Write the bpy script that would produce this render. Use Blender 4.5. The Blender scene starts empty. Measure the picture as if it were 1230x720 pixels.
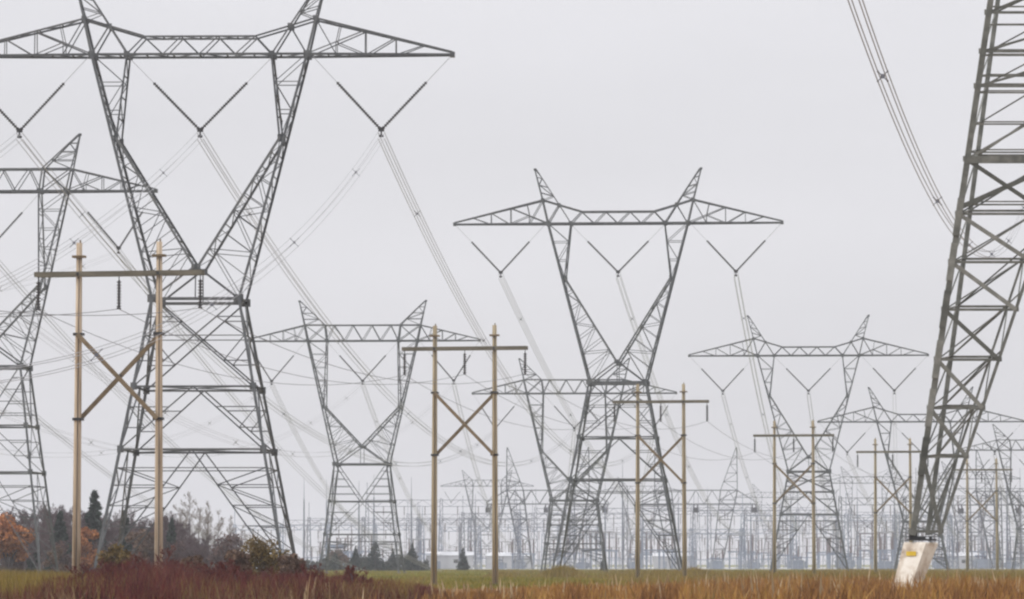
import bpy, math, random
import numpy as np
from mathutils import Vector, Matrix

random.seed(7)
RNG = np.random.default_rng(11)
S = bpy.context.scene
COL = S.collection
R = math.radians

# ------------------------------------------------------------------ camera
FPX = 5000.0            # focal length in photo pixels (photo 1230 x 720)
CAMZ = 1.6
PITCH = math.atan((677 - 360) / FPX)
cd = bpy.data.cameras.new('camera')
cd.sensor_width = 36.0
cd.lens = 36.0 * FPX / 1230.0
cd.clip_start = 0.5
cd.clip_end = 20000
cam = bpy.data.objects.new('camera', cd)
COL.objects.link(cam)
cam.location = (0, 0, CAMZ)
cam.rotation_euler = (math.pi / 2 + PITCH, 0, 0)
S.camera = cam

# ------------------------------------------------------------------ overcast sky, weak sun, exposure
SUN_EL, SUN_AZ = R(34), R(-98)      # azimuth clockwise from +Y: the brighter side is on the left
w = bpy.data.worlds.new('World')
S.world = w
w.use_nodes = True
nt = w.node_tree
nt.nodes.clear()
out = nt.nodes.new('ShaderNodeOutputWorld')
bg = nt.nodes.new('ShaderNodeBackground')
sky = nt.nodes.new('ShaderNodeTexSky')
sky.sky_type = 'NISHITA'
sky.sun_disc = False
sky.sun_elevation = SUN_EL
sky.sun_rotation = SUN_AZ
sky.dust_density = 4.0
tc = nt.nodes.new('ShaderNodeTexCoord')
sep = nt.nodes.new('ShaderNodeSeparateXYZ')
nt.links.new(tc.outputs['Generated'], sep.inputs[0])
rmp = nt.nodes.new('ShaderNodeMapRange')      # overcast dome: zenith about three times the horizon
rmp.interpolation_type = 'SMOOTHSTEP'
rmp.inputs['From Min'].default_value = 0.0
rmp.inputs['From Max'].default_value = 1.0
rmp.inputs['To Min'].default_value = 7.7
rmp.inputs['To Max'].default_value = 21.0
nt.links.new(sep.outputs['Z'], rmp.inputs['Value'])
mp = nt.nodes.new('ShaderNodeMapping')
mp.inputs['Scale'].default_value = (3.0, 3.0, 14.0)
nt.links.new(tc.outputs['Generated'], mp.inputs['Vector'])
cn = nt.nodes.new('ShaderNodeTexNoise')
cn.inputs['Scale'].default_value = 1.3
cn.inputs['Detail'].default_value = 4.0
nt.links.new(mp.outputs['Vector'], cn.inputs['Vector'])
cr = nt.nodes.new('ShaderNodeMapRange')
cr.inputs['From Min'].default_value = 0.3
cr.inputs['From Max'].default_value = 0.7
cr.inputs['To Min'].default_value = 0.955
cr.inputs['To Max'].default_value = 1.045
nt.links.new(cn.outputs['Fac'], cr.inputs['Value'])
mul = nt.nodes.new('ShaderNodeMath')
mul.operation = 'MULTIPLY'
nt.links.new(rmp.outputs[0], mul.inputs[0])
nt.links.new(cr.outputs[0], mul.inputs[1])
tint = nt.nodes.new('ShaderNodeVectorMath')
tint.operation = 'SCALE'
tint.inputs[0].default_value = (1.0, 0.992, 1.035)
nt.links.new(mul.outputs[0], tint.inputs['Scale'])
mix = nt.nodes.new('ShaderNodeMix')
mix.data_type = 'RGBA'
mix.inputs['Factor'].default_value = 0.93
nt.links.new(sky.outputs['Color'], mix.inputs['A'])
nt.links.new(tint.outputs['Vector'], mix.inputs['B'])
nt.links.new(mix.outputs['Result'], bg.inputs['Color'])
bg.inputs['Strength'].default_value = 0.1
nt.links.new(bg.outputs[0], out.inputs[0])

sd = bpy.data.lights.new('sun', 'SUN')
sd.energy = 1.4
sd.angle = R(14)
sd.color = (1.0, 0.96, 0.9)
sun = bpy.data.objects.new('sun', sd)
COL.objects.link(sun)
sdir = Vector((math.sin(SUN_AZ) * math.cos(SUN_EL), math.cos(SUN_AZ) * math.cos(SUN_EL), math.sin(SUN_EL)))
sun.rotation_euler = sdir.to_track_quat('Z', 'Y').to_euler()

S.view_settings.view_transform = 'Standard'
S.view_settings.look = 'None'
S.view_settings.exposure = 0.0
S.view_settings.gamma = 1.0
S.view_settings.use_curve_mapping = False
S.render.engine = 'CYCLES'
S.cycles.max_bounces = 4
S.cycles.diffuse_bounces = 2
S.cycles.glossy_bounces = 1
S.cycles.transmission_bounces = 1
S.cycles.volume_bounces = 0
S.cycles.use_denoising = True
S.cycles.filter_width = 2.3


# ------------------------------------------------------------------ helpers
def at(px, py, Y):
    """world point seen at photo pixel (px, py) at distance Y"""
    u, v = (px - 615) / FPX, (360 - py) / FPX
    d = Vector((u, math.cos(PITCH) - v * math.sin(PITCH), math.sin(PITCH) + v * math.cos(PITCH)))
    d *= Y / d.y
    return Vector((d.x, Y, CAMZ + d.z))


def gx(px, Y):
    """world x on the ground at distance Y below photo column px"""
    return at(px, 677, Y).x


def tag(o, label, cat, group=None, kind=None):
    if label:
        o['label'] = label
    if cat:
        o['category'] = cat
    if group:
        o['group'] = group
    if kind:
        o['kind'] = kind
    return o


def thing(name, label, cat, loc=(0, 0, 0), rz=0.0, group=None):
    o = bpy.data.objects.new(name, None)
    o.empty_display_size = 0.5
    COL.objects.link(o)
    o.location = loc
    o.rotation_euler = (0, 0, rz)
    return tag(o, label, cat, group)


def kids(o):
    return [c for c in COL.objects if c.parent == o]


def dup(root, loc, rz=0.0, label=None, group=None, scale=None):
    r = root.copy()
    COL.objects.link(r)
    r.location = loc
    r.rotation_euler = (0, 0, rz)
    if scale:
        r.scale = scale if hasattr(scale, '__len__') else (scale,) * 3
    if label:
        r['label'] = label
    if group:
        r['group'] = group
    for ch in list(root.children):
        c = ch.copy()
        COL.objects.link(c)
        c.parent = r
        for g in list(ch.children):
            d = g.copy()
            COL.objects.link(d)
            d.parent = c
    return r


class MB:
    def __init__(self, off=(0, 0, 0)):
        self.v, self.f = [], []
        self.off = Vector(off)

    def frame(self, a, b, up=None):
        d = (b - a)
        d.normalize()
        if up is None:
            up = Vector((0, -1, 0)) if abs(d.y) < 0.85 else Vector((0, 0, 1))
        u = up - d * up.dot(d)
        if u.length < 1e-4:
            u = d.orthogonal()
        u.normalize()
        return d, u, d.cross(u)

    def L(self, a, b, w, t=None, flip=1):
        """rolled steel angle from a to b"""
        a, b = Vector(a), Vector(b)
        if (b - a).length < 1e-3:
            return
        t = t or max(0.012, w * 0.14)
        d, u, v = self.frame(a, b)
        v = v * flip
        pr = [(0, 0), (w, 0), (w, t), (t, t), (t, w), (0, w)]
        n = len(self.v)
        c = w * 0.35
        for p in (a, b):
            for (x, y) in pr:
                self.v.append(p + v * (x - c) - u * (y - c))
        for i in range(6):
            j = (i + 1) % 6
            self.f.append((n + i, n + j, n + 6 + j, n + 6 + i))
        self.f.append(tuple(n + i for i in range(5, -1, -1)))
        self.f.append(tuple(n + 6 + i for i in range(6)))

    def bar(self, a, b, w, h=None):
        """rectangular bar"""
        a, b = Vector(a), Vector(b)
        h = h or w
        d, u, v = self.frame(a, b)
        n = len(self.v)
        for p in (a, b):
            for sx, sy in ((-1, -1), (1, -1), (1, 1), (-1, 1)):
                self.v.append(p + v * (sx * w / 2) + u * (sy * h / 2))
        for i in range(4):
            j = (i + 1) % 4
            self.f.append((n + i, n + j, n + 4 + j, n + 4 + i))
        self.f.append((n + 3, n + 2, n + 1, n))
        self.f.append((n + 4, n + 5, n + 6, n + 7))

    def box(self, c, sx, sy, sz):
        c = Vector(c)
        n = len(self.v)
        for z in (-1, 1):
            for x, y in ((-1, -1), (1, -1), (1, 1), (-1, 1)):
                self.v.append(c + Vector((x * sx / 2, y * sy / 2, z * sz / 2)))
        self.f += [(n + 3, n + 2, n + 1, n), (n + 4, n + 5, n + 6, n + 7)]
        for i in range(4):
            j = (i + 1) % 4
            self.f.append((n + i, n + j, n + 4 + j, n + 4 + i))

    def tube(self, pts, r, seg=6, r2=None, cap=True):
        pts = [Vector(p) for p in pts]
        n0 = len(self.v)
        N = len(pts)
        u = None
        for i, p in enumerate(pts):
            d = (pts[min(i + 1, N - 1)] - pts[max(i - 1, 0)])
            d.normalize()
            if u is None:
                u = d.orthogonal()
            u = u - d * u.dot(d)
            u.normalize()
            v = d.cross(u)
            rr = r if r2 is None else r + (r2 - r) * i / max(1, N - 1)
            if hasattr(r, '__len__'):
                rr = r[i]
            for k in range(seg):
                a = 2 * math.pi * k / seg
                self.v.append(p + (u * math.cos(a) + v * math.sin(a)) * rr)
        for i in range(N - 1):
            for k in range(seg):
                l = (k + 1) % seg
                self.f.append((n0 + i * seg + k, n0 + i * seg + l, n0 + (i + 1) * seg + l, n0 + (i + 1) * seg + k))
        if cap:
            self.f.append(tuple(n0 + k for k in range(seg - 1, -1, -1)))
            self.f.append(tuple(n0 + (N - 1) * seg + k for k in range(seg)))

    def discs(self, a, b, R1, R0, pitch, seg=8):
        """cap-and-pin insulator string from a to b"""
        a, b = Vector(a), Vector(b)
        L = (b - a).length
        n = max(3, int(L / pitch))
        pts, rr = [], []
        for i in range(n):
            for q, r in ((0.0, R0), (0.3, R0), (0.45, R1), (0.75, R1 * 0.86), (0.85, R0)):
                pts.append(a.lerp(b, (i + q) / n))
                rr.append(r)
        pts.append(b)
        rr.append(R0)
        self.tube(pts, rr, seg)

    def build(self, name, mat, parent=None, smooth=False):
        me = bpy.data.meshes.new(name)
        me.from_pydata([tuple(p - self.off) for p in self.v], [], self.f)
        me.update()
        if smooth:
            me.polygons.foreach_set('use_smooth', [True] * len(me.polygons))
        o = bpy.data.objects.new(name, me)
        me.materials.append(mat)
        COL.objects.link(o)
        if parent is not None:
            o.parent = parent
        elif self.off.length:
            o.location = self.off
        return o


def np_mesh(name, V, F, mat, parent=None, n=3):
    me = bpy.data.meshes.new(name)
    V = np.ascontiguousarray(V, dtype=np.float32)
    F = np.ascontiguousarray(F, dtype=np.int32)
    me.vertices.add(len(V))
    me.vertices.foreach_set('co', V.ravel())
    me.loops.add(F.size)
    me.loops.foreach_set('vertex_index', F.ravel())
    me.polygons.add(len(F))
    me.polygons.foreach_set('loop_start', np.arange(0, F.size, n, dtype=np.int32))
    me.update(calc_edges=True)
    me.materials.append(mat)
    o = bpy.data.objects.new(name, me)
    COL.objects.link(o)
    if parent is not None:
        o.parent = parent
    return o


# ------------------------------------------------------------------ materials
def new_mat(name):
    m = bpy.data.materials.new(name)
    m.use_nodes = True
    n = m.node_tree
    return m, n, n.nodes['Principled BSDF']


def ramp_noise(name, cols, scale=1.0, detail=5.0, rough=0.8, metal=0.0, stretch=(1, 1, 1), island=0.0, spec=0.3,
               bump=0.0):
    """cols: list of (position, rgb) along a noise value in object space, optionally varied per island"""
    m, n, b = new_mat(name)
    t = n.nodes.new('ShaderNodeTexCoord')
    mp = n.nodes.new('ShaderNodeMapping')
    mp.inputs['Scale'].default_value = stretch
    n.links.new(t.outputs['Object'], mp.inputs['Vector'])
    no = n.nodes.new('ShaderNodeTexNoise')
    no.inputs['Scale'].default_value = scale
    no.inputs['Detail'].default_value = detail
    no.inputs['Roughness'].default_value = 0.6
    n.links.new(mp.outputs['Vector'], no.inputs['Vector'])
    fac = no.outputs['Fac']
    if island > 0:
        g = n.nodes.new('ShaderNodeNewGeometry')
        mm = n.nodes.new('ShaderNodeMix')
        mm.data_type = 'FLOAT'
        mm.inputs['Factor'].default_value = island
        n.links.new(fac, mm.inputs['A'])
        n.links.new(g.outputs['Random Per Island'], mm.inputs['B'])
        fac = mm.outputs['Result']
    cr = n.nodes.new('ShaderNodeValToRGB')
    els = cr.color_ramp.elements
    while len(els) < len(cols):
        els.new(0.5)
    for e, (p, c) in zip(els, cols):
        e.position = p
        e.color = (*c, 1)
    n.links.new(fac, cr.inputs['Fac'])
    n.links.new(cr.outputs['Color'], b.inputs['Base Color'])
    b.inputs['Roughness'].default_value = rough
    b.inputs['Metallic'].default_value = metal
    b.inputs['Specular IOR Level'].default_value = spec
    if bump > 0:
        bu = n.nodes.new('ShaderNodeBump')
        bu.inputs['Strength'].default_value = bump
        bu.inputs['Distance'].default_value = 0.05
        n.links.new(no.outputs['Fac'], bu.inputs['Height'])
        n.links.new(bu.outputs['Normal'], b.inputs['Normal'])
    return m


M = {}
M['steel'] = ramp_noise('galvanised_steel', [(0.2, (0.045, 0.051, 0.056)), (0.5, (0.085, 0.092, 0.097)), (0.72, (0.14, 0.148, 0.15)), (0.9, (0.15, 0.135, 0.115))],
                        scale=0.9, rough=0.55, metal=0.25, island=0.45)
M['old_steel'] = ramp_noise('weathered_olive_steel', [(0.25, (0.06, 0.065, 0.058)), (0.5, (0.13, 0.136, 0.12)), (0.75, (0.27, 0.275, 0.25))],
                            scale=2.2, rough=0.6, metal=0.2, island=0.35)
M['dark_steel'] = ramp_noise('dark_steel_fittings', [(0.3, (0.03, 0.032, 0.035)), (0.7, (0.06, 0.06, 0.06))], scale=3, rough=0.5, metal=0.4)
M['glass'] = ramp_noise('grey_insulator_glaze', [(0.3, (0.03, 0.03, 0.034)), (0.7, (0.06, 0.06, 0.065))], scale=4, rough=0.25, spec=0.5)
M['wire'] = ramp_noise('aluminium_conductor', [(0.3, (0.26, 0.26, 0.27)), (0.7, (0.36, 0.36, 0.37))], scale=0.4, rough=0.5, metal=0.2)
M['cable'] = ramp_noise('dull_dark_cable', [(0.3, (0.09, 0.09, 0.095)), (0.7, (0.14, 0.14, 0.145))], scale=0.4, rough=0.5, metal=0.2)
M['wood'] = ramp_noise('weathered_tan_pole_wood', [(0.3, (0.20, 0.15, 0.10)), (0.42, (0.36, 0.28, 0.195)), (0.55, (0.50, 0.405, 0.30)), (0.75, (0.60, 0.50, 0.385))],
                       scale=1.9, stretch=(4, 4, 0.16), rough=0.9, bump=0.3)
M['wood_grey'] = ramp_noise('weathered_olive_pole_wood', [(0.3, (0.125, 0.10, 0.06)), (0.42, (0.245, 0.2, 0.125)), (0.55, (0.35, 0.29, 0.19)), (0.75, (0.45, 0.38, 0.265))],
                            scale=1.9, stretch=(4, 4, 0.16), rough=0.9, bump=0.3)
M['arm_wood'] = ramp_noise('weathered_crossarm_timber', [(0.25, (0.085, 0.08, 0.06)), (0.5, (0.14, 0.13, 0.10)), (0.75, (0.21, 0.19, 0.145))],
                           scale=1.5, stretch=(0.4, 3, 3), rough=0.9)
M['brace_wood'] = ramp_noise('weathered_brace_timber', [(0.25, (0.12, 0.09, 0.055)), (0.5, (0.19, 0.145, 0.09)), (0.75, (0.27, 0.21, 0.135))],
                             scale=1.5, stretch=(1, 1, 1), rough=0.9)
M['concrete'] = ramp_noise('pale_concrete', [(0.3, (0.36, 0.28, 0.21)), (0.45, (0.62, 0.55, 0.46)), (0.55, (0.8, 0.76, 0.68)), (0.7, (0.86, 0.83, 0.76))],
                           scale=1.3, rough=0.9, bump=0.2)
M['old_concrete'] = ramp_noise('weathered_concrete', [(0.3, (0.12, 0.11, 0.09)), (0.7, (0.22, 0.2, 0.17))], scale=1.3, rough=0.95)
M['yellow'] = ramp_noise('yellow_enamel', [(0.3, (0.62, 0.42, 0.03)), (0.7, (0.75, 0.55, 0.08))], scale=5, rough=0.5)
M['sub_steel'] = ramp_noise('haze_tinted_grey_steel', [(0.3, (0.13, 0.14, 0.17)), (0.7, (0.21, 0.225, 0.255))], scale=0.3, rough=0.6, metal=0.1)  # steel made lighter and bluer: distance haze put into the colour
M['sub_blue'] = ramp_noise('haze_tinted_blue_grey', [(0.3, (0.17, 0.20, 0.26)), (0.7, (0.26, 0.30, 0.36))], scale=0.3, rough=0.6)  # blue-grey tint imitates the haze over the far substation
M['sub_white'] = ramp_noise('pale_cladding', [(0.3, (0.40, 0.41, 0.43)), (0.7, (0.55, 0.56, 0.57))], scale=0.3, rough=0.7)
M['sub_brown'] = ramp_noise('brown_porcelain', [(0.3, (0.10, 0.075, 0.075)), (0.7, (0.17, 0.13, 0.125))], scale=1, rough=0.35)
M['bark'] = ramp_noise('grey_purple_bark', [(0.3, (0.05, 0.04, 0.045)), (0.7, (0.11, 0.09, 0.095))], scale=2, rough=0.95)
M['twig'] = ramp_noise('mauve_twigs', [(0.3, (0.055, 0.035, 0.042)), (0.7, (0.125, 0.082, 0.088))], scale=0.5, rough=0.95, island=0.4)
M['twig_pale'] = ramp_noise('haze_paled_twigs', [(0.3, (0.16, 0.13, 0.12)), (0.7, (0.28, 0.24, 0.22))], scale=0.5, rough=0.95, island=0.4)  # paler copy of the twigs, haze on the farther trees painted in
M['needles'] = ramp_noise('dark_needles', [(0.3, (0.010, 0.018, 0.014)), (0.7, (0.03, 0.048, 0.034))], scale=1, rough=0.9, island=0.5)
M['rust_leaf'] = ramp_noise('rusty_leaves', [(0.2, (0.15, 0.05, 0.015)), (0.5, (0.34, 0.12, 0.035)), (0.8, (0.44, 0.19, 0.06))], scale=0.8, rough=0.9, island=0.6)
M['olive_leaf'] = ramp_noise('olive_gold_leaves', [(0.2, (0.06, 0.042, 0.016)), (0.5, (0.13, 0.092, 0.028)), (0.8, (0.21, 0.135, 0.045))], scale=0.8, rough=0.9, island=0.6)
M['brown_leaf'] = ramp_noise('dull_brown_leaves', [(0.2, (0.07, 0.04, 0.03)), (0.5, (0.13, 0.08, 0.055)), (0.8, (0.19, 0.12, 0.08))], scale=0.8, rough=0.9, island=0.6)
M['mauve'] = ramp_noise('mauve_brown_twig_tips', [(0.2, (0.042, 0.026, 0.03)), (0.5, (0.095, 0.058, 0.058)), (0.8, (0.16, 0.09, 0.065))], scale=0.8, rough=0.95, island=0.6)
M['hedge_leaf'] = ramp_noise('dark_grey_green_leaves', [(0.2, (0.025, 0.03, 0.025)), (0.8, (0.06, 0.07, 0.05))], scale=0.8, rough=0.9, island=0.6)
M['red_stem'] = ramp_noise('dark_red_stems', [(0.3, (0.035, 0.009, 0.009)), (0.44, (0.085, 0.017, 0.018)), (0.54, (0.12, 0.026, 0.024)), (0.64, (0.15, 0.055, 0.03)), (0.76, (0.19, 0.10, 0.05))], scale=0.9, stretch=(1, 0.25, 1), rough=0.9, island=0.3)
M['weed'] = ramp_noise('dry_tawny_weeds', [(0.3, (0.085, 0.042, 0.018)), (0.41, (0.18, 0.082, 0.028)), (0.5, (0.27, 0.133, 0.04)), (0.58, (0.38, 0.215, 0.058)), (0.66, (0.19, 0.125, 0.04)), (0.78, (0.48, 0.32, 0.14))], scale=0.8, stretch=(1, 0.15, 0.4), rough=0.9, island=0.16)
M['dull_stem'] = ramp_noise('dull_brown_stems', [(0.3, (0.07, 0.035, 0.02)), (0.5, (0.13, 0.075, 0.035)), (0.7, (0.22, 0.15, 0.08))], scale=0.6, stretch=(1, 0.2, 1), rough=0.9, island=0.3)
M['olive_grass'] = ramp_noise('olive_dry_grass', [(0.3, (0.10, 0.07, 0.015)), (0.45, (0.19, 0.145, 0.03)), (0.56, (0.26, 0.19, 0.045)), (0.66, (0.20, 0.12, 0.035)), (0.78, (0.34, 0.26, 0.09))], scale=0.4, stretch=(1, 0.2, 1), rough=0.9, island=0.3)
M['straw'] = ramp_noise('pale_straw', [(0.3, (0.25, 0.17, 0.09)), (0.7, (0.5, 0.4, 0.26))], scale=0.6, rough=0.9, island=0.5)
M['green_grass'] = ramp_noise('field_grass', [(0.3, (0.095, 0.09, 0.008)), (0.46, (0.165, 0.155, 0.014)), (0.56, (0.215, 0.175, 0.022)), (0.68, (0.27, 0.19, 0.045))], scale=0.10, stretch=(1, 0.15, 1), rough=0.9, island=0.25)


def ground_mat():
    m, n, b = new_mat('autumn_field_ground')
    t = n.nodes.new('ShaderNodeTexCoord')
    mp = n.nodes.new('ShaderNodeMapping')
    mp.inputs['Scale'].default_value = (1, 0.3, 1)
    n.links.new(t.outputs['Object'], mp.inputs['Vector'])

    def noise(scale):
        no = n.nodes.new('ShaderNodeTexNoise')
        no.inputs['Scale'].default_value = scale
        no.inputs['Detail'].default_value = 6
        n.links.new(mp.outputs['Vector'], no.inputs['Vector'])
        return no.outputs['Fac']

    def ramp(fac, cols):
        cr = n.nodes.new('ShaderNodeValToRGB')
        els = cr.color_ramp.elements
        while len(els) < len(cols):
            els.new(0.5)
        for e, (p, c) in zip(els, cols):
            e.position = p
            e.color = (*c, 1)
        n.links.new(fac, cr.inputs['Fac'])
        return cr.outputs['Color']
    green = ramp(noise(0.06), [(0.3, (0.085, 0.095, 0.008)), (0.5, (0.15, 0.155, 0.014)), (0.62, (0.20, 0.17, 0.025)), (0.75, (0.24, 0.17, 0.045))])
    brown = ramp(noise(0.15), [(0.3, (0.12, 0.06, 0.025)), (0.5, (0.2, 0.115, 0.045)), (0.7, (0.28, 0.19, 0.08))])
    sp = n.nodes.new('ShaderNodeSeparateXYZ')
    n.links.new(t.outputs['Object'], sp.inputs[0])
    mr = n.nodes.new('ShaderNodeMapRange')
    mr.inputs['From Min'].default_value = 260
    mr.inputs['From Max'].default_value = 520
    ad = n.nodes.new('ShaderNodeMath')
    ad.operation = 'MULTIPLY_ADD'
    n.links.new(noise(0.03), ad.inputs[0])
    ad.inputs[1].default_value = 400
    n.links.new(sp.outputs['Y'], ad.inputs[2])
    sb = n.nodes.new('ShaderNodeMath')
    sb.operation = 'SUBTRACT'
    sb.inputs[1].default_value = 200
    n.links.new(ad.outputs[0], sb.inputs[0])
    n.links.new(sb.outputs[0], mr.inputs['Value'])
    mx = n.nodes.new('ShaderNodeMix')
    mx.data_type = 'RGBA'
    n.links.new(mr.outputs[0], mx.inputs['Factor'])
    n.links.new(brown, mx.inputs['A'])
    n.links.new(green, mx.inputs['B'])
    n.links.new(mx.outputs['Result'], b.inputs['Base Color'])
    b.inputs['Roughness'].default_value = 1.0
    b.inputs['Specular IOR Level'].default_value = 0.05
    return m


# ------------------------------------------------------------------ setting
mb = MB()
X0, X1, Y0, Y1 = -2400, 2400, -190, 4900
mb.v = [Vector((X0, Y0, 0)), Vector((X1, Y0, 0)), Vector((X1, Y1, 0)), Vector((X0, Y1, 0))]
mb.f = [(0, 1, 2, 3)]
tag(mb.build('ground', ground_mat()), 'flat autumn field of green and tawny grass running to the horizon', None, kind='structure')
mb = MB()
mb.v = [Vector((-160, 1090, .004)), Vector((420, 1090, .004)), Vector((420, 1900, .004)), Vector((-160, 1900, .004))]
mb.f = [(0, 1, 2, 3)]
tag(mb.build('gravel_yard', ramp_noise('pale_gravel', [(0.3, (0.3, 0.3, 0.29)), (0.7, (0.45, 0.44, 0.42))], scale=0.1, rough=1.0)),
    'pale gravel yard under the far substation', None, kind='structure')

# ------------------------------------------------------------------ haze
hz, hn, hb = new_mat('pale_haze')
hn.nodes.remove(hb)
pv = hn.nodes.new('ShaderNodeVolumePrincipled')
pv.inputs['Color'].default_value = (0.93, 0.94, 0.97, 1)
pv.inputs['Density'].default_value = 0.00017
pv.inputs['Anisotropy'].default_value = 0.0
hn.links.new(pv.outputs[0], hn.nodes['Material Output'].inputs['Volume'])
mb = MB()
mb.box((0, 2380, 32), 5200, 5220, 66)
ho = mb.build('haze', hz)
tag(ho, 'thin grey autumn haze over the whole field', 'haze', kind='stuff')


# ------------------------------------------------------------------ lattice pylons
def lerp(a, b, t):
    return Vector(a).lerp(Vector(b), t)


def lace(mb, P0, P1, Q0, Q1, n, w, rungs=True, start=0, wr=None):
    """zigzag lacing with rungs between chord P0-P1 and chord Q0-Q1"""
    for i in range(n + 1):
        p, q = lerp(P0, P1, i / n), lerp(Q0, Q1, i / n)
        if rungs and 0 < i < n:
            mb.L(p, q, wr or w)
        if i < n:
            p2, q2 = lerp(P0, P1, (i + 1) / n), lerp(Q0, Q1, (i + 1) / n)
            if (i + start) % 2 == 0:
                mb.L(p, q2, w)
            else:
                mb.L(q, p2, w)


WINDOW = dict(xw=3.3, yw=3.0, ob=8.3, ot=(8.95, 21.8), ib=5.6, it=(7.0, 21.2), flat=(4.3, 20.4), Mn=(6.4, 12.4), Nz=2.4, zc=19.0,
              peak=(9.9, 25.5), tip=19.5, sz=13.3, slope=0.183)
GABLE = dict(xw=3.95, yw=3.0, ob=8.4, ot=(8.9, 21.3), ib=5.5, it=(5.8, 21.3), flat=(5.8, 21.3), Mn=(5.85, 8.7), Nz=2.7, zc=18.9,
             peak=(9.75, 25.0), tip=18.0, sz=12.85, slope=0.126)


def pylon(kind, Hb, loc, rz, label, group, lv=(0.69, 0.47), k=1.0, seg=8, steel=None):
    """fork-armed delta pylon with three V strings; k thickens nothing but keeps bars readable for the type"""
    P = dict(kind)
    T = thing('lattice_pylon', label, 'pylon', loc, rz, group)
    st = steel or M['steel']
    xw, yw = P['xw'], P['yw']
    xb, yb = xw + P['slope'] * Hb, yw + P['slope'] * Hb
    Z = Hb

    def cor(sx, sy, z):
        t = z / Hb
        return Vector((sx * (xb + (xw - xb) * t), sy * (yb + (yw - yb) * t), z))
    gable = kind is GABLE
    # legs and footings
    for sx in (-1, 1):
        for sy in (-1, 1):
            m = MB()
            m.L(cor(sx, sy, 0.2), cor(sx, sy, Hb), 0.27 * k, 0.05, flip=sx)
            for zf in (lv[0], lv[1], 1.0):
                m.box(cor(sx, sy, Hb * zf), 0.5, 0.06, 0.55)
            m.build('leg', st, T)
            f = MB()
            c = cor(sx, sy, 0)
            f.tube([c + Vector((0, 0, -0.5)), c + Vector((0, 0, 0.2)), c + Vector((0, 0, 0.3))], [0.4, 0.36, 0.3], 10)
            f.build('footing', M['old_concrete'], T)
    # body bracing
    m = MB()
    z1, z2 = Hb * lv[0], Hb * lv[1]
    z3 = z2 - max(0.9, Hb * 0.065)
    faces = [((-1, -1), (1, -1)), ((-1, 1), (1, 1)), ((-1, -1), (-1, 1)), ((1, -1), (1, 1))]
    for A, B in faces:
        a = lambda z: cor(A[0], A[1], z)
        b = lambda z: cor(B[0], B[1], z)
        c = lambda z: (a(z) + b(z)) / 2
        m.L(a(z1), b(z1), 0.19 * k)
        m.L(a(z2), b(z2), 0.19 * k)
        m.L(a(z3), b(z3), 0.10 * k)
        if gable:
            m.L(a(Z), c(z1), 0.14 * k)
            m.L(b(Z), c(z1), 0.14 * k)
            for q in (0.2, 0.4, 0.6, 0.8):
                z = Z + (z1 - Z) * q
                m.L(a(z), lerp(a(Z), c(z1), q), 0.08)
                m.L(b(z), lerp(b(Z), c(z1), q), 0.08)
        else:
            m.L(a(Z), b(z1), 0.14 * k)
            m.L(b(Z), a(z1), 0.14 * k)
            zx = Z + (z1 - Z) * ((b(Z) - a(Z)).length / ((b(Z) - a(Z)).length + (b(z1) - a(z1)).length))
            m.L(a(zx), b(zx), 0.10 * k)
            for q0, q1 in ((Z, zx), (zx, z1)):
                zm = (q0 + q1) / 2
                for p in (a, b):
                    X = c(zx)
                    corner = p(Z) if q0 == Z else p(z1)
                    m.L(p(zm), lerp(corner, X, 0.5), 0.08)
                    m.L(p(zx), lerp(corner, X, 0.5), 0.08)
        # inverted V between the two levels
        for p in (a, b):
            m.L(c(z1), p(z2), (0.13 if not gable else 0.085) * k)
            for q in (0.33, 0.66):
                z = z1 + (z2 - z1) * q
                m.L(p(z), lerp(c(z1), p(z2), q), 0.08)
            m.L(p(z1 + (z2 - z1) * 0.33), lerp(c(z1), p(z2), 0.66), 0.07)
            # lower inverted V with redundants
            foot = p(0.5)
            m.L(c(z2), foot, (0.12 if not gable else 0.08) * k)
            prev = None
            for q in (0.28, 0.44, 0.6, 0.78):
                z = z2 + (0.5 - z2) * q
                d = lerp(c(z2), foot, q)
                m.L(p(z), d, 0.075)
                if prev is not None:
                    m.L(prev, p(z), 0.07)
                prev = d
            m.L(p(z3), lerp(c(z2), foot, 0.28), 0.08)
    for z in (z1, z2):
        m.L(cor(-1, -1, z), cor(1, 1, z), 0.08)
        m.L(cor(1, -1, z), cor(-1, 1, z), 0.08)
    m.build('body_frame', st, T)
    # waist
    m = MB()
    for A, B in faces:
        m.L(cor(A[0], A[1], Z), cor(B[0], B[1], Z), 0.30 * k)
        m.L((cor(A[0], A[1], Z) + cor(B[0], B[1], Z)) / 2 + Vector((0, 0, 0.0)), (cor(A[0], A[1], Z) + cor(B[0], B[1], Z)) / 2, 0.1)
    Ny = yw * 0.92
    Nz = Z + P['Nz']
    for sy in (-1, 1):
        for sx in (-1, 1):
            m.L((sx * 0.15, sy * Ny, Nz), cor(sx, sy, Z), 0.18 * k)
            m.box(cor(sx, sy, Z), 0.75, 0.08, 0.6)
        m.L((0, sy * Ny, Nz), (0, sy * yw, Z), 0.09)
        m.box((0, sy * Ny, Nz), 0.7, 0.08, 0.5)
    m.L((0, -Ny, Nz), (0, Ny, Nz), 0.14)
    m.build('waist_frame', st, T)
    # fork arms
    zc = Z + P['zc']
    ob, ib = P['ob'], P['ib']
    cy = 1.1
    ot = (P['ot'][0], Z + P['ot'][1])
    it = (P['it'][0], Z + P['it'][1])
    Mx, Mz = P['Mn'][0], Z + P['Mn'][1]
    tM = P['Mn'][1] / P['zc']
    yM = yw + (cy - yw) * tM
    oM = xw + (ob - xw) * tM
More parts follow.
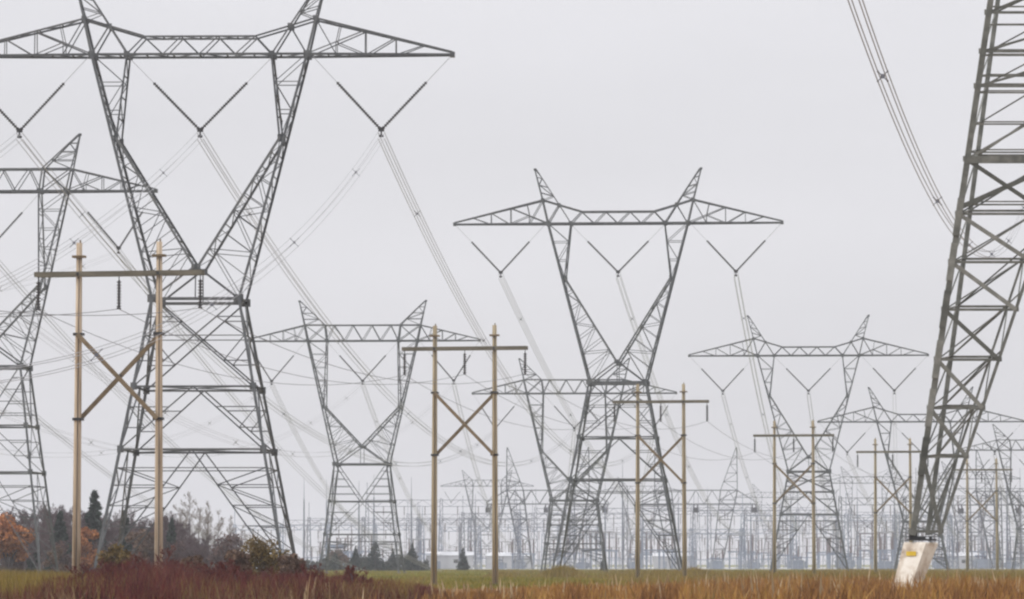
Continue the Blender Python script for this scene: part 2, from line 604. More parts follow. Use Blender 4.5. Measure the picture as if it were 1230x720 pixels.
    for s in (-1, 1):
        m = MB()
        for sy in (-1, 1):
            o0, oc = Vector((s * xw, sy * yw, Z)), Vector((s * ob, sy * cy, zc))
            oMv = Vector((s * oM, sy * yM, Mz))
            n0, nM, nc = Vector((s * 0.15, sy * Ny, Nz)), Vector((s * Mx * 0.985, sy * yM, Mz)), Vector((s * ib, sy * cy, zc))
            m.L(o0, oc, 0.25 * k, 0.045, flip=s)
            m.L(oc, (s * ot[0], sy * 0.85, ot[1]), 0.22 * k, flip=s)
            m.L(n0, nM, 0.23 * k, 0.04, flip=-s)
            m.L(nM, nc, 0.18 * k, flip=-s)
            nlow = 7 if not gable else 6
            lace(m, o0, oMv, n0, nM, nlow, 0.078 * k, start=0)
            lace(m, oMv, oc, nM, nc, 3 if not gable else 5, 0.085 * k, start=1)
            m.box(oc, 0.5, 0.07, 0.5)
            m.box(nc, 0.45, 0.07, 0.45)
            m.box(nM, 0.35, 0.07, 0.6)
        f = lambda p: Vector((p.x, -p.y, p.z))
        lace(m, Vector((s * xw, -yw, Z)), Vector((s * ob, -cy, zc)), Vector((s * xw, yw, Z)), Vector((s * ob, cy, zc)), 12, 0.065)
        lace(m, Vector((s * 0.15, -Ny, Nz)), Vector((s * Mx, -yM, Mz)), Vector((s * 0.15, Ny, Nz)), Vector((s * Mx, yM, Mz)), 9, 0.065)
        lace(m, Vector((s * Mx, -yM, Mz)), Vector((s * ib, -cy, zc)), Vector((s * Mx, yM, Mz)), Vector((s * ib, cy, zc)), 4, 0.08)
        m.build('fork_arm', st, T)
    # bridge between the arms
    m = MB()
    fx, fz = P['flat'][0], Z + P['flat'][1]
    ty = 0.85
    for sy in (-1, 1):
        m.L((-ob, sy * cy, zc), (ob, sy * cy, zc), 0.24 * k)
        m.L((-fx, sy * ty, fz), (fx, sy * ty, fz), 0.19 * k)
        for s in (-1, 1):
            if not gable:
                m.L((s * fx, sy * ty, fz), (s * it[0], sy * ty, it[1]), 0.17 * k)
                m.L((s * it[0], sy * ty, it[1]), (s * ot[0], sy * ty, ot[1]), 0.17 * k)
                m.L((s * ib, sy * cy, zc), (s * it[0], sy * ty, it[1]), 0.16 * k)
                m.L((s * it[0], sy * ty, it[1]), (s * ob, sy * cy, zc), 0.14 * k)
                m.L((s * ib, sy * cy, zc), (s * fx, sy * ty, fz), 0.14 * k)
                m.box((s * it[0], sy * ty, it[1]), 0.4, 0.07, 0.4)
                m.box((s * ot[0], sy * ty, ot[1]), 0.4, 0.07, 0.4)
            else:
                m.L((s * fx, sy * ty, fz), (s * ot[0], sy * ty, ot[1]), 0.18 * k)
                m.L((s * ib, sy * cy, zc), (s * it[0], sy * ty, it[1]), 0.22 * k)
                m.L((s * ib, sy * cy, zc), (s * ot[0], sy * ty, ot[1]), 0.13 * k)
                m.L((s * ob, sy * cy, zc), (s * it[0], sy * ty, it[1]), 0.13 * k)
        nb = 4
        for i in range(nb):
            xa = -ib + 2 * ib * i / nb
            xe = -ib + 2 * ib * (i + 1) / nb
            xt = -fx + 2 * fx * (i + 0.5) / nb if gable else -fx + 2 * fx * i / (nb - 1)
            m.L((xa, sy * cy, zc), (xt, sy * ty, fz), 0.115 * k)
            m.L((xt, sy * ty, fz), (xe, sy * cy, zc), 0.115 * k)
    lace(m, Vector((-ob, -cy, zc)), Vector((ob, -cy, zc)), Vector((-ob, cy, zc)), Vector((ob, cy, zc)), 8, 0.085)
    lace(m, Vector((-fx, -ty, fz)), Vector((fx, -ty, fz)), Vector((-fx, ty, fz)), Vector((fx, ty, fz)), 6, 0.08)
    m.build('crossarm', st, T)
    # tapered outer arms and peaks
    tip = P['tip']
    for s in (-1, 1):
        m = MB()
        for sy in (-1, 1):
            B0, B1 = Vector((s * ob, sy * cy, zc)), Vector((s * tip, sy * 0.25, zc))
            T0, T1 = Vector((s * ot[0], sy * ty, ot[1])), Vector((s * tip, sy * 0.22, zc + 0.2))
            m.L(B0, B1, 0.24 * k, flip=s)
            m.L(T0, T1, 0.19 * k, flip=s)
            bx = lambda x: lerp(B0, B1, (x - ob) / (tip - ob))
            tx = lambda x: lerp(T0, T1, (x - ot[0]) / (tip - ot[0]))
            x1, x2, x3 = [ob + (tip - ob) * q for q in (0.40, 0.61, 0.81)]
            m.L(B0, tx(x1), 0.12 * k)
            m.L(bx(x1), tx(x1), 0.10 * k)
            m.L(bx(x1 + 0.2), tx(x2), 0.11 * k)
            m.L(bx(x2), tx(x2), 0.09 * k)
            m.L(bx(x2 + 0.2), tx(x3), 0.10 * k)
            mid = lerp(B0, tx(x1), 0.5)
            m.L(mid, bx(x1), 0.09 * k)
            m.L(mid, bx((ob + x1) / 2), 0.08 * k)
            m.L(mid, tx((ob + x1) / 2 + 0.3), 0.08 * k)
            m.L(T0, bx((ob + x1) / 2), 0.08)
        lace(m, Vector((s * ob, -cy, zc)), Vector((s * tip, -0.25, zc)), Vector((s * ob, cy, zc)), Vector((s * tip, 0.25, zc)), 7, 0.08)
        lace(m, Vector((s * ot[0], -ty, ot[1])), Vector((s * tip, -0.22, zc + .2)), Vector((s * ot[0], ty, ot[1])), Vector((s * tip, 0.22, zc + .2)), 6, 0.07)
        m.box((s * tip, 0, zc), 0.35, 0.6, 0.4)
        m.build('outer_arm', st, T)
        m = MB()
        px, pz = P['peak'][0], Z + P['peak'][1]
        for sy in (-1, 1):
            o0, i0 = Vector((s * ot[0], sy * ty, ot[1])), Vector((s * it[0], sy * ty, it[1]))
            op, ip = Vector((s * px, sy * 0.1, pz)), Vector((s * (px - 0.15), sy * 0.1, pz))
            m.L(o0, op, 0.17 * k, flip=s)
            m.L(i0, ip, 0.15 * k, flip=-s)
            lace(m, o0, op, i0, ip, 4, 0.085 * k)
        lace(m, Vector((s * ot[0], -ty, ot[1])), Vector((s * px, -0.1, pz)), Vector((s * ot[0], ty, ot[1])), Vector((s * px, 0.1, pz)), 4, 0.07)
        m.box((s * px, 0, pz), 0.3, 0.35, 0.25)
        m.build('peak', st, T)
    # V strings
    bot = Z + P['sz']
    ends = []
    for c0, xa, xe in ((-14, -tip + 0.1, -ob - 0.4), (0, -ib, ib), (14, ob + 0.4, tip - 0.1)):
        y = MB()
        y.box((c0, 0, bot - 0.08), 0.46, 0.07, 0.34)
        y.box((c0, 0, bot - 0.38), 0.12, 0.1, 0.34)
        y.box((c0, 0, bot - 0.6), 0.36, 0.1, 0.18)
        v = y.build('v_string', M['dark_steel'], T)
        for xx in (xa, xe):
            a, b = Vector((xx, 0, zc - 0.1)), Vector((c0 + (0.12 if xx > c0 else -0.12), 0, bot))
            q = lerp(a, b, 0.36)
            m = MB()
            m.tube([a, q], 0.02, 5)
            m.build('hanger_rod', M['wire'], v)
            i = MB()
            i.discs(q, b, 0.15, 0.07, 0.21, seg)
            i.build('insulator', M['glass'], v)
        ends.append((c0, bot - 0.55))
    T_m = Matrix.Translation(Vector(loc)) @ Matrix.Rotation(rz, 4, 'Z')
    return T, [T_m @ Vector((c0, 0, z)) for c0, z in ends]


GW = 'fork-armed lattice pylons of the high voltage lines'
psi = R(-3)


def base(px, Y):
    return (gx(px, Y), Y, 0)


TA, eA = pylon(WINDOW, 21.8, base(238, 320), R(-1.5), 'largest dark steel lattice pylon, on the left behind the tan wooden pole frame', GW, k=0.8)
TB, eB = pylon(WINDOW, 23.0, base(743, 494), R(-4.0), 'tall grey lattice pylon in the centre with two pointed peaks against open sky', GW, (0.717, 0.5), k=0.85)
TD, eD = pylon(WINDOW, 16.6, base(972, 681), R(-4.0), 'grey lattice pylon between the centre pylon and the leaning olive mast', GW, (0.8, 0.58), k=0.86)
TH, eH = pylon(WINDOW, 9.6, base(1107, 794), R(-4.0), 'pale short lattice pylon partly hidden behind the leaning olive mast', GW, (0.7, 0.45), seg=5)
TC, eC = pylon(GABLE, 16.75, base(435, 637), R(-3.5), 'flat-topped lattice pylon with triangular horns standing above the dark conifers', GW, (0.66, 0.36), k=0.86)
TE, eE = pylon(GABLE, 22.6, base(-16, 446), R(-3), 'lattice pylon cut by the left edge, in front of the orange tree', GW, (0.72, 0.5), k=0.86)
TF, eF = pylon(GABLE, 12.7, base(690, 735), R(-4), 'faint lattice pylon half hidden behind the legs of the centre pylon', GW, (0.66, 0.4), seg=5)


TK, eK = pylon(GABLE, 9.9, base(1243, 1000), R(-4), 'faint distant lattice pylon cut by the right edge beyond the leaning mast', GW, (0.66, 0.4), seg=5)


# far pylons behind the substation
for i, (px, Y) in enumerate(((585, 1620), (770, 1750), (1042, 1560), (1165, 1480), (930, 1900))):
    dup(TF, base(px, Y), R(-4), 'faintest far lattice pylon rising behind the substation gantries')


# ------------------------------------------------------------------ conductors
def cat_pts(a, b, sag, n=48, t0=0.0, t1=1.0):
    a, b = Vector(a), Vector(b)
    pts = []
    for i in range(n + 1):
        t = t0 + (t1 - t0) * i / n
        p = a.lerp(b, t)
        p.z -= 4 * sag * t * (1 - t)
        pts.append(p)
    return pts


def bundle(a, b, sag, label, group, r=0.026, sep=0.48, spacers=6, parts=True, n=48, t0=0.0, t1=1.0):
    pts = cat_pts(a, b, sag, n, t0, t1)
    d = (pts[-1] - pts[0])
    side = Vector((d.y, -d.x, 0)).normalized() * sep / 2
    up = Vector((0, 0, sep / 2))
    offs = [side + up, side - up, -side + up, -side - up]
    if parts:
        T = thing('conductor_bundle', label, 'power line', pts[0], 0, group)
        for o in offs:
            m = MB(pts[0])
            m.tube([p + o for p in pts], r, 5)
            m.build('conductor', M['wire'], T)
    m = MB(pts[0])
    if not parts:
        for o in offs:
            m.tube([p + o for p in pts], r, 4)
    for k in range(spacers):
        q = (k + 0.5) / spacers
        p = pts[int(q * n)]
        s = MB(pts[0]) if parts else m
        s.bar(p + offs[0], p + offs[3], 0.035)
        s.bar(p + offs[1], p + offs[2], 0.035)
        s.box(p, 0.16, 0.08, 0.16)
        for o in offs:
            s.box(p + o, 0.06, 0.12, 0.06)
        if parts:
            s.build('spacer', M['sub_steel'], T)
    if not parts:
        T = m.build('conductor_bundle', M['wire'])
        tag(T, label, 'power line', group)
    return T


PH = ('left', 'middle', 'right')
GBn = 'four-wire conductor bundles hung from the pylons'
for i in range(3):
    bundle(eA[i], eF[i], 14, f'wire bundle sagging away from the {PH[i]} insulator of the largest pylon', GBn, spacers=7)
    e = eA[i]
    bundle(e, (e.x - 28.4, e.y - 430, e.z), 27.7, f'faint wire bundle dipping towards the camera from the {PH[i]} insulator of the largest pylon', GBn, spacers=8,
           t1=0.7, r=0.016, sep=0.5)
for i in range(3):
    for e, w_ in ((eC[i], 'flat-topped horned pylon'), (eE[i], 'pylon at the left edge')):
        bundle(e, (e.x - 32, e.y - 430, e.z), 16, f'faint wire bundle dipping leftwards from the {PH[i]} insulator of the {w_}', GBn, spacers=8, t1=0.8, parts=False, r=0.011)
jx = gx(658, 1220)
ix = gx(836, 1220)
for i in range(3):
    o = (i - 1) * 14
    bundle(eB[i], (gx(925, 1160) + o, 1160, 17), 17, f'wire bundle descending from the {PH[i]} insulator of the tall centre pylon', GBn, spacers=9)
    bundle(eC[i], (gx(585, 1180) + o, 1180, 15), 16, f'thin wire bundle running from the {PH[i]} insulator of the flat-topped horned pylon', GBn, parts=False, spacers=8)
    bundle(eD[i], (gx(1020, 1180) + o, 1180, 15), 13, f'wire bundle running from the {PH[i]} insulator of the pylon beside the leaning mast', GBn, spacers=7, parts=False)
    bundle(eE[i], (gx(640, 1200) + o, 1200, 15), 26, f'wire bundle running from the {PH[i]} insulator of the pylon at the left edge', GBn, spacers=9, parts=(i == 2))
    bundle(eF[i], (jx + (i - 1) * 17, 1220, 20), 15, f'faint wire bundle from the {PH[i]} insulator of the faint half hidden pylon', GBn, spacers=5, parts=False)
    bundle(eH[i], (gx(1190, 1180) + o, 1180, 15), 12, f'faint wire bundle from the {PH[i]} insulator of the pale short pylon', GBn, spacers=5, parts=False)

# bundle that comes over the camera and dives behind the leaning mast, top right
p0, p1 = Vector((-11.5, -15, 42.8)), Vector((51.5, 405, 42.8))
bundle(p0, p1, 24.2, 'nearest wire bundle diving from the top edge to behind the leaning mast', GBn, r=0.021, spacers=11, n=80, sep=0.36)


# ------------------------------------------------------------------ wooden H-frames
def h_frame(loc, rz, wood, label, H=18.2, sp=4.3):
    T = thing('wooden_pole_frame', label, 'power pole', loc, rz, 'wooden double-pole frames marching to the right')
    h = sp / 2
    for s in (-1, 1):
        m = MB()
        pts = [(s * (h + 0.06), 0, -0.6), (s * (h + 0.04), 0, H * 0.3), (s * (h + 0.01), 0, H * 0.7), (s * h, 0, H)]
        m.tube(pts, [0.225, 0.205, 0.175, 0.15], 12)
        p = m.build('pole', wood, T, smooth=True)
        g = MB()
        g.tube([(s * (h + 0.06) + 0.06, -0.225, 0.2), (s * (h + 0.04) + 0.06, -0.195, H * 0.3), (s * (h + 0.01) + 0.05, -0.168, H * 0.7), (s * h + 0.04, -0.15, H - 0.8)], 0.022, 5)
        g.build('earth_wire', M['dark_steel'], p)
        b = MB()
        b.box((s * h, -0.02, H - 0.72), 0.66, 0.42, 0.12)
        b.box((s * h, 0.18, H - 0.3), 0.07, 0.07, 0.9)
        b.build('pole_top_bracket', M['brace_wood'], T)
    zc = H - 1.63
    for sy in (-1, 1):
        m = MB()
        m.bar((-h - 2.35, sy * 0.24, zc), (h + 2.35, sy * 0.24, zc), 0.26, 0.10)
        m.build('crossarm', M['arm_wood'], T)
    zt, zb = H - 4.75, H - 9.15
    m = MB()
    m.bar((-h, -0.28, zt), (h, -0.28, zb), 0.22, 0.11)
    m.build('brace', M['brace_wood'], T)
    m = MB()
    m.bar((-h, 0.28, zb), (h, 0.28, zt), 0.22, 0.11)
    m.build('brace', M['brace_wood'], T)
    m = MB()
    m.box((0, 0, (zt + zb) / 2), 0.2, 0.5, 0.2)
    for s in (-1, 1):
        m.box((s * h, 0, zt), 0.5, 0.46, 0.14)
        m.box((s * h, 0, zb), 0.5, 0.46, 0.14)
        m.box((s * h, 0, zc), 0.14, 0.62, 0.14)
    m.build('brace_bolts', M['dark_steel'], T)
    tops = []
    for x in (-h - 2.2, 0, h + 2.2):
        m = MB()
        m.tube([(x, 0, zc + 0.05), (x, 0, zc - 0.35)], 0.03, 6)
        m.box((x, 0, zc), 0.1, 0.5, 0.1)
        v = m.build('hanger', M['dark_steel'], T)
        m = MB()
        m.discs((x, 0, zc - 0.35), (x, 0, zc - 1.75), 0.13, 0.06, 0.15, 10)
        m.build('insulator', M['glass'], v)
        m = MB()
        m.bar((x, -0.25, zc - 1.8), (x, 0.25, zc - 1.8), 0.09)
        m.build('clamp', M['dark_steel'], v)
        tops.append((x, zc - 1.83))
    Mx = Matrix.Translation(Vector(loc)) @ Matrix.Rotation(rz, 4, 'Z')
    return [Mx @ Vector((x, 0, z)) for x, z in tops]


frames = [(141, 215, 'wood', 'nearest wooden double-pole frame with crossed braces, in front of the largest pylon', 18.2),
          (558, 294, 'wood_grey', 'weathered wooden double-pole frame standing in the grass left of the centre pylon', 18.4),
          (794, 386, 'wood_grey', 'wooden double-pole frame overlapping the right leg of the centre pylon', 18.2),
          (954, 462, 'wood_grey', 'wooden double-pole frame in front of the pylon beside the leaning mast', 17.4),
          (1073, 515, 'wood_grey', 'small wooden double-pole frame just left of the leaning mast', 17.0),
          (1180, 614, 'wood_grey', 'farthest wooden double-pole frame, right of the leaning mast', 17.0)]
hx = []
prev_pos = None
for px, Y, wd, lab, H in frames:
    hx.append(h_frame(base(px, Y), R(-11), M[wd], lab, H))
span_words = ['first to the second', 'second to the third', 'third to the fourth', 'fourth to the fifth', 'fifth to the last']
for k in range(len(hx) - 1):
    for i in range(3):
        m = MB(hx[k][i])
        m.tube(cat_pts(hx[k][i], hx[k + 1][i], 2.0, 20), 0.017, 5)
        tag(m.build('power_cable', M['cable']), f'thin single cable slung on the {PH[i]} insulators from the {span_words[k]} wooden frame', 'power line',
            'single cables between the wooden frames')
for i in range(3):
    a = hx[0][i]
    b = a + Vector((-17.5, -80, -0.3))
    m = MB(a)
    m.tube(cat_pts(a, b, 2.0, 20), 0.017, 5)
    tag(m.build('power_cable', M['cable']), f'thin cable leaving the {PH[i]} insulator of the nearest wooden frame towards the left edge', 'power line',
        'single cables between the wooden frames')


# ------------------------------------------------------------------ leaning lattice mast on a concrete pier, right
def leaning_mast():
    Y = 167.0
    s = FPX / Y

    def P(px, py, dy=0.0):
        return at(px, py, Y + dy)
    foot = at(1104, 652, Y)
    T = thing('leaning_lattice_mast', 'olive leaning lattice mast on a pale concrete pier at the right edge', 'pylon', (foot.x, Y, 0))
    off = Vector((foot.x, Y, 0))

    def chord(x0, x1, ddir):
        # chord through photo columns x0 at row 645 and x1 at row 0, carried on above the frame
        a = P(x0, 645, 0 if ddir == 0 else 0.9)
        b = P(x1, 0, 0 if ddir == 0 else 5.0)
        return a, b
    FL = chord(1095, 1189, 0)
    BL = chord(1113, 1198, 1)
    FR = chord(1128, 1347, 0)
    BR = chord(1118, 1333, 1)
    ch = {'FL': FL, 'BL': BL, 'FR': FR, 'BR': BR}
    TOP = 1.12

    def c(n, t):
        a, b = ch[n]
        return a + (b - a) * t
    for n, wd in (('FL', 0.23), ('BL', 0.18), ('FR', 0.13), ('BR', 0.10)):
        m = MB(off)
        fl = 1 if n[1] == 'L' else -1
        m.L(c(n, 0.003), c(n, TOP), wd, 0.05, flip=fl)
        rows = [262, 316, 373, 433, 491, 549] if n == 'FL' else []
        for r in rows:
            t = (645 - r) / 645
            m.L(c(n, t - 0.035) + Vector((-0.03, -0.04, 0)), c(n, t + 0.035) + Vector((-0.03, -0.04, 0)), wd * 1.08, 0.05, flip=fl)
        m.build('chord', M['old_steel'], T)
    # rungs, diagonals (photo rows of the joints on the left chord)
    rows = [638, 549, 491, 433, 373, 316, 258, 192, 104, 62, 15, -60]
    ts = [(645 - r) / 645 for r in rows]
    diag, inner = MB(off), MB(off)
    for i, t in enumerate(ts):
        big = rows[i] == 192
        rung = MB(off)
        rung.L(c('FL', t), c('FR', t), 0.3 if big else 0.105)
        rung.L(c('BL', t), c('BR', t), 0.2 if big else 0.095)
        rung.L(c('FL', t), c('BL', t), 0.08)
        rung.L(c('FR', t), c('BR', t), 0.07)
        rung.box(c('FL', t), 0.3, 0.05, 0.22)
        rung.box(c('FR', t), 0.2, 0.05, 0.18)
        rung.build('rung', M['old_steel'], T)
        if i + 1 < len(ts):
            u = ts[i + 1]
            if rows[i] > 192:
                diag.L(c('FL', u), c('FR', t), 0.17)
                inner.L(c('BL', t), c('BR', u), 0.07)
                inner.L(c('FL', t), c('BR', u), 0.06)
            else:
                diag.L(c('FL', t), c('FR', u), 0.10)
                inner.L(c('BL', t), c('BR', u), 0.08)
            inner.L(c('FL', t), c('BL', u), 0.06)
            inner.L(c('FR', t), c('BR', u), 0.05)
    for rw in (247, 184, 150, 112, 92, 67, 30, 8):
        t = (645 - rw) / 645
        rung = MB(off)
        rung.L(c('FL', t), c('FR', t), 0.07)
        rung.L(c('FL', t), c('BL', t), 0.06)
        rung.L(c('BL', t), c('BR', t), 0.06)
        rung.build('rung', M['old_steel'], T)
    for ra, rb in ((192, 92), (150, 57), (104, 20), (62, -30), (373, 282), (433, 350), (491, 420), (549, 480)):
        inner.L(c('BL', (645 - ra) / 645), c('FR', (645 - rb) / 645), 0.06)
    diag.L(c('FL', (645 - 250) / 645), c('FR', (645 - 192) / 645), 0.2)
    diag.build('front_bracing', M['old_steel'], T)
    inner.build('inner_bracing', M['old_steel'], T)
    # base shoe
    m = MB(off)
    sh = at(1107, 648, Y + 0.4)
    m.box(sh + Vector((0.0, 0, -0.02)), 1.1, 0.9, 0.07)
    m.box(sh + Vector((-0.12, -0.1, 0.05)), 0.5, 0.4, 0.09)
    for bx_, by_ in ((-0.42, -0.3), (0.36, -0.3), (-0.42, 0.3), (0.36, 0.3)):
        m.tube([sh + Vector((bx_, by_, -0.03)), sh + Vector((bx_, by_, 0.13))], 0.035, 6)
    m.box(sh + Vector((-0.36, -0.32, 0.12)), 0.34, 0.03, 0.34)
    m.build('base_shoe', M['dark_steel'], T)
    # pier: a leaning tapered block turned so that two faces show
    m = MB(off)
    top = at(1106, 650, Y + 0.4)
    ax = (at(1089, 705, Y + 0.4) - top)
    ax = ax / abs(ax.z)
    botc = top + ax * (top.z + 0.4)
    rot = R(55)

    def ring(cn, hw):
        return [cn + Vector((math.cos(rot) * x - math.sin(rot) * y, math.sin(rot) * x + math.cos(rot) * y, 0)) * hw
                for x, y in ((-1, -1), (1, -1), (1, 1), (-1, 1))]
    r0, r1, r2, r3 = ring(botc, 0.36), ring(top + Vector((0, 0, -0.12)), 0.51), ring(top + Vector((0, 0, -0.06)), 0.49), ring(top + Vector((0, 0, -0.05)), 0.45)
    n = 0
    m.v = r0 + r1 + r2 + r3
    for k in range(3):
        for i in range(4):
            j = (i + 1) % 4
            m.f.append((k * 4 + i, k * 4 + j, k * 4 + 4 + j, k * 4 + 4 + i))
    m.f += [(3, 2, 1, 0), (12, 13, 14, 15)]
    m.build('pier', M['concrete'], T)
    # yellow plate on the pier front face
    fcn = (r0[3] + r0[0]) / 2
    tcn = (r1[3] + r1[0]) / 2
    nrm = Vector((-math.cos(rot), -math.sin(rot), 0))
    tang = Vector((math.sin(rot), -math.cos(rot), 0))
    p = tcn + (fcn - tcn) * 0.14 + nrm * 0.03
    m = MB(off)
    n = 0
    for dz in (-0.09, 0.09):
        for dx in (-0.22, 0.22):
            for k in (0, 0.02):
                m.v.append(p + tang * dx + Vector((0, 0, dz)) + nrm * k)
    m.f = [(0, 2, 6, 4), (1, 5, 7, 3), (0, 1, 3, 2), (4, 6, 7, 5), (0, 4, 5, 1), (2, 3, 7, 6)]
    m.build('sign_plate', M['yellow'], T)
    return T


leaning_mast()


# ------------------------------------------------------------------ terminal towers and substation
def terminal_tower(loc, rz, label, sc=1.0):
    T = thing('terminal_tower', label, 'pylon', loc, rz, 'terminal towers at the substation')
    zc, zt = 19.0, 23.0
    m = MB()
    for s in (-1, 1):
        l = MB()
        for sy in (-1, 1):
            o0, o1 = Vector((s * 7.4, sy * 3.2, 0)), Vector((s * 12.1, sy * 1.2, zt))
            i0, i1 = Vector((s * 4.6, sy * 3.2, 0)), Vector((s * 7.2, sy * 1.2, zt))
            l.L(o0, o1, 0.34)
            l.L(i0, i1, 0.3)
            lace(l, o0, o1, i0, i1, 8, 0.16)
        lace(l, Vector((s * 7.4, -3.2, 0)), Vector((s * 12.1, -1.2, zt)), Vector((s * 7.4, 3.2, 0)), Vector((s * 12.1, 1.2, zt)), 8, 0.13)
        l.build('leg', M['steel'], T)
        l = MB()
        for sy in (-1, 1):
            l.L((s * 12.1, sy * 1.2, zt), (s * 12.0, sy * 0.1, 35.5), 0.24)
            l.L((s * 7.2, sy * 1.2, zt), (s * 11.8, sy * 0.1, 35.5), 0.2)
            lace(l, Vector((s * 12.1, sy * 1.2, zt)), Vector((s * 12.0, sy * .1, 35.5)), Vector((s * 7.2, sy * 1.2, zt)), Vector((s * 11.8, sy * .1, 35.5)), 5, 0.12)
        l.build('peak', M['steel'], T)
        for sy in (-1, 1):
            m.L((s * 12.1, sy * 1.2, zt), (s * 18, sy * 0.3, zc + 0.3), 0.22)
    for sy in (-1, 1):
        m.L((-18, sy * 1.2, zc), (18, sy * 1.2, zc), 0.3)
        m.L((-12.1, sy * 1.2, zt), (12.1, sy * 1.2, zt), 0.26)
        lace(m, Vector((-12, sy * 1.2, zc)), Vector((12, sy * 1.2, zc)), Vector((-12, sy * 1.2, zt)), Vector((12, sy * 1.2, zt)), 10, 0.15, rungs=False)
    lace(m, Vector((-18, -1.2, zc)), Vector((18, -1.2, zc)), Vector((-18, 1.2, zc)), Vector((18, 1.2, zc)), 12, 0.12)
    m.build('crossarm', M['steel'], T)
    for x in (-17, 0, 17):
        m = MB()
        for dx in (-0.5, 0.5):
            for dz in (-0.3, -1.1):
                m.discs((x + dx, -1.3, zc + dz), (x + dx * 1.1, -7.5, zc + dz - 1.2), 0.24, 0.14, 0.34, 7)
        m.box((x, -7.6, zc - 1.9), 1.7, 0.2, 1.5)
        pts = [(x + 0.4, -7.4, zc - 2), (x + 0.5, -4, zc - 4.5), (x + 0.5, 0, zc - 5.2), (x + 0.5, 4, zc - 4.5)]
        m.tube(pts, 0.08, 5)
        m.build('insulator_cluster', M['glass'], T)
    return T


terminal_tower(base(836, 1220), R(-3), 'pale terminal tower with dark insulator clusters, between the centre pylon and the next')
terminal_tower(base(658, 1220), R(-3), 'pale terminal tower with dark insulator clusters, left of the centre pylon legs')
terminal_tower(base(1222, 1240), R(-3), 'pale terminal tower with dark insulator clusters, cut by the right edge')

GSUB = 'switchyard gantries of the far substation'
XS0, XS1 = 372, 1260


def gantry(n, bay, H, beam_h, mat):
    T = thing('switchyard_gantry', 'pale blue-grey steel gantry of lattice posts and beams in the far substation', 'gantry', (0, 0, 0), 0, GSUB)
    for i in range(n + 1):
        x = i * bay
        m = MB()
        tp = H + (5.0 if i % 2 == 0 else 0.6)
        for sx in (-1, 1):
            for sy in (-1, 1):
                m.bar((x + sx * 0.7, sy * 0.7, 0), (x + sx * 0.32, sy * 0.32, H + 0.4), 0.15)
        for k in range(10):
            z0, z1 = H * k / 10, H * (k + 1) / 10
            w0, w1 = 0.7 - 0.38 * k / 10, 0.7 - 0.38 * (k + 1) / 10
            f = 1 if k % 2 == 0 else -1
            for sy in (-1, 1):
                m.bar((x - f * w0, sy * w0, z0), (x + f * w1, sy * w1, z1), 0.09)
                m.bar((x + sy * w0, -f * w0, z0), (x + sy * w1, f * w1, z1), 0.09)
        m.bar((x, 0, H), (x, 0, tp), 0.13)
        m.build('post', mat, T)
        if i < n:
            b = MB()
            for sy in (-1, 1):
                for dz in (0, beam_h):
                    b.bar((x + 0.3, sy * 0.45, H - dz), (x + bay - 0.3, sy * 0.45, H - dz), 0.13)
                lace_n = 8
                for k in range(lace_n):
                    xa, xe = x + bay * k / lace_n, x + bay * (k + 1) / lace_n
                    za, ze = (H, H - beam_h) if k % 2 == 0 else (H - beam_h, H)
                    b.bar((xa, sy * 0.45, za), (xe, sy * 0.45, ze), 0.08)
            b.build('beam', mat, T)
            for q in (0.22, 0.5, 0.78):
                g = MB()
                xx = x + bay * q
                g.discs((xx, 0, H - beam_h), (xx, 0, H - beam_h - 2.4), 0.17, 0.09, 0.3, 6)
                g.tube([(xx, 0, H - beam_h - 2.4), (xx + 0.1, 0.5, 4.5)], 0.05, 4)
                g.build('insulator_drop', M['sub_brown'], T)
    return T


protos = [gantry(3, 17, 15.5, 1.5, M['sub_steel']), gantry(2, 21, 19.5, 1.8, M['sub_steel']), gantry(4, 13, 12, 1.2, M['sub_blue'])]
used = [False] * 3
glist = [(395, 1150, 2), (470, 1290, 0), (530, 1180, 1), (600, 1330, 0), (640, 1170, 2), (700, 1420, 1), (750, 1200, 0), (845, 1330, 1), (880, 1180, 2),
         (935, 1260, 0), (985, 1400, 1), (1040, 1160, 0), (1100, 1330, 1), (1140, 1210, 2), (1185, 1150, 0), (1230, 1400, 1), (430, 1440, 0),
         (560, 1500, 1), (790, 1480, 0), (1060, 1520, 1), (670, 1120, 0), (910, 1480, 1), (1150, 1480, 0), (1205, 1010, 1), (1130, 1060, 0), (770, 1110, 2), (1010, 1105, 2)]
for px, Y, k in glist:
    W = (51, 42, 52)[k]
    loc = (gx(px, Y) - W / 2, Y, 0)
    rz = R(random.uniform(-8, 4))
    if not used[k]:
        protos[k].location = loc
        protos[k].rotation_euler = (0, 0, rz)
        used[k] = True
    else:
        f = random.uniform(0.75, 1.2)
        dup(protos[k], loc, rz, scale=(random.uniform(0.85, 1.1), 1, f))

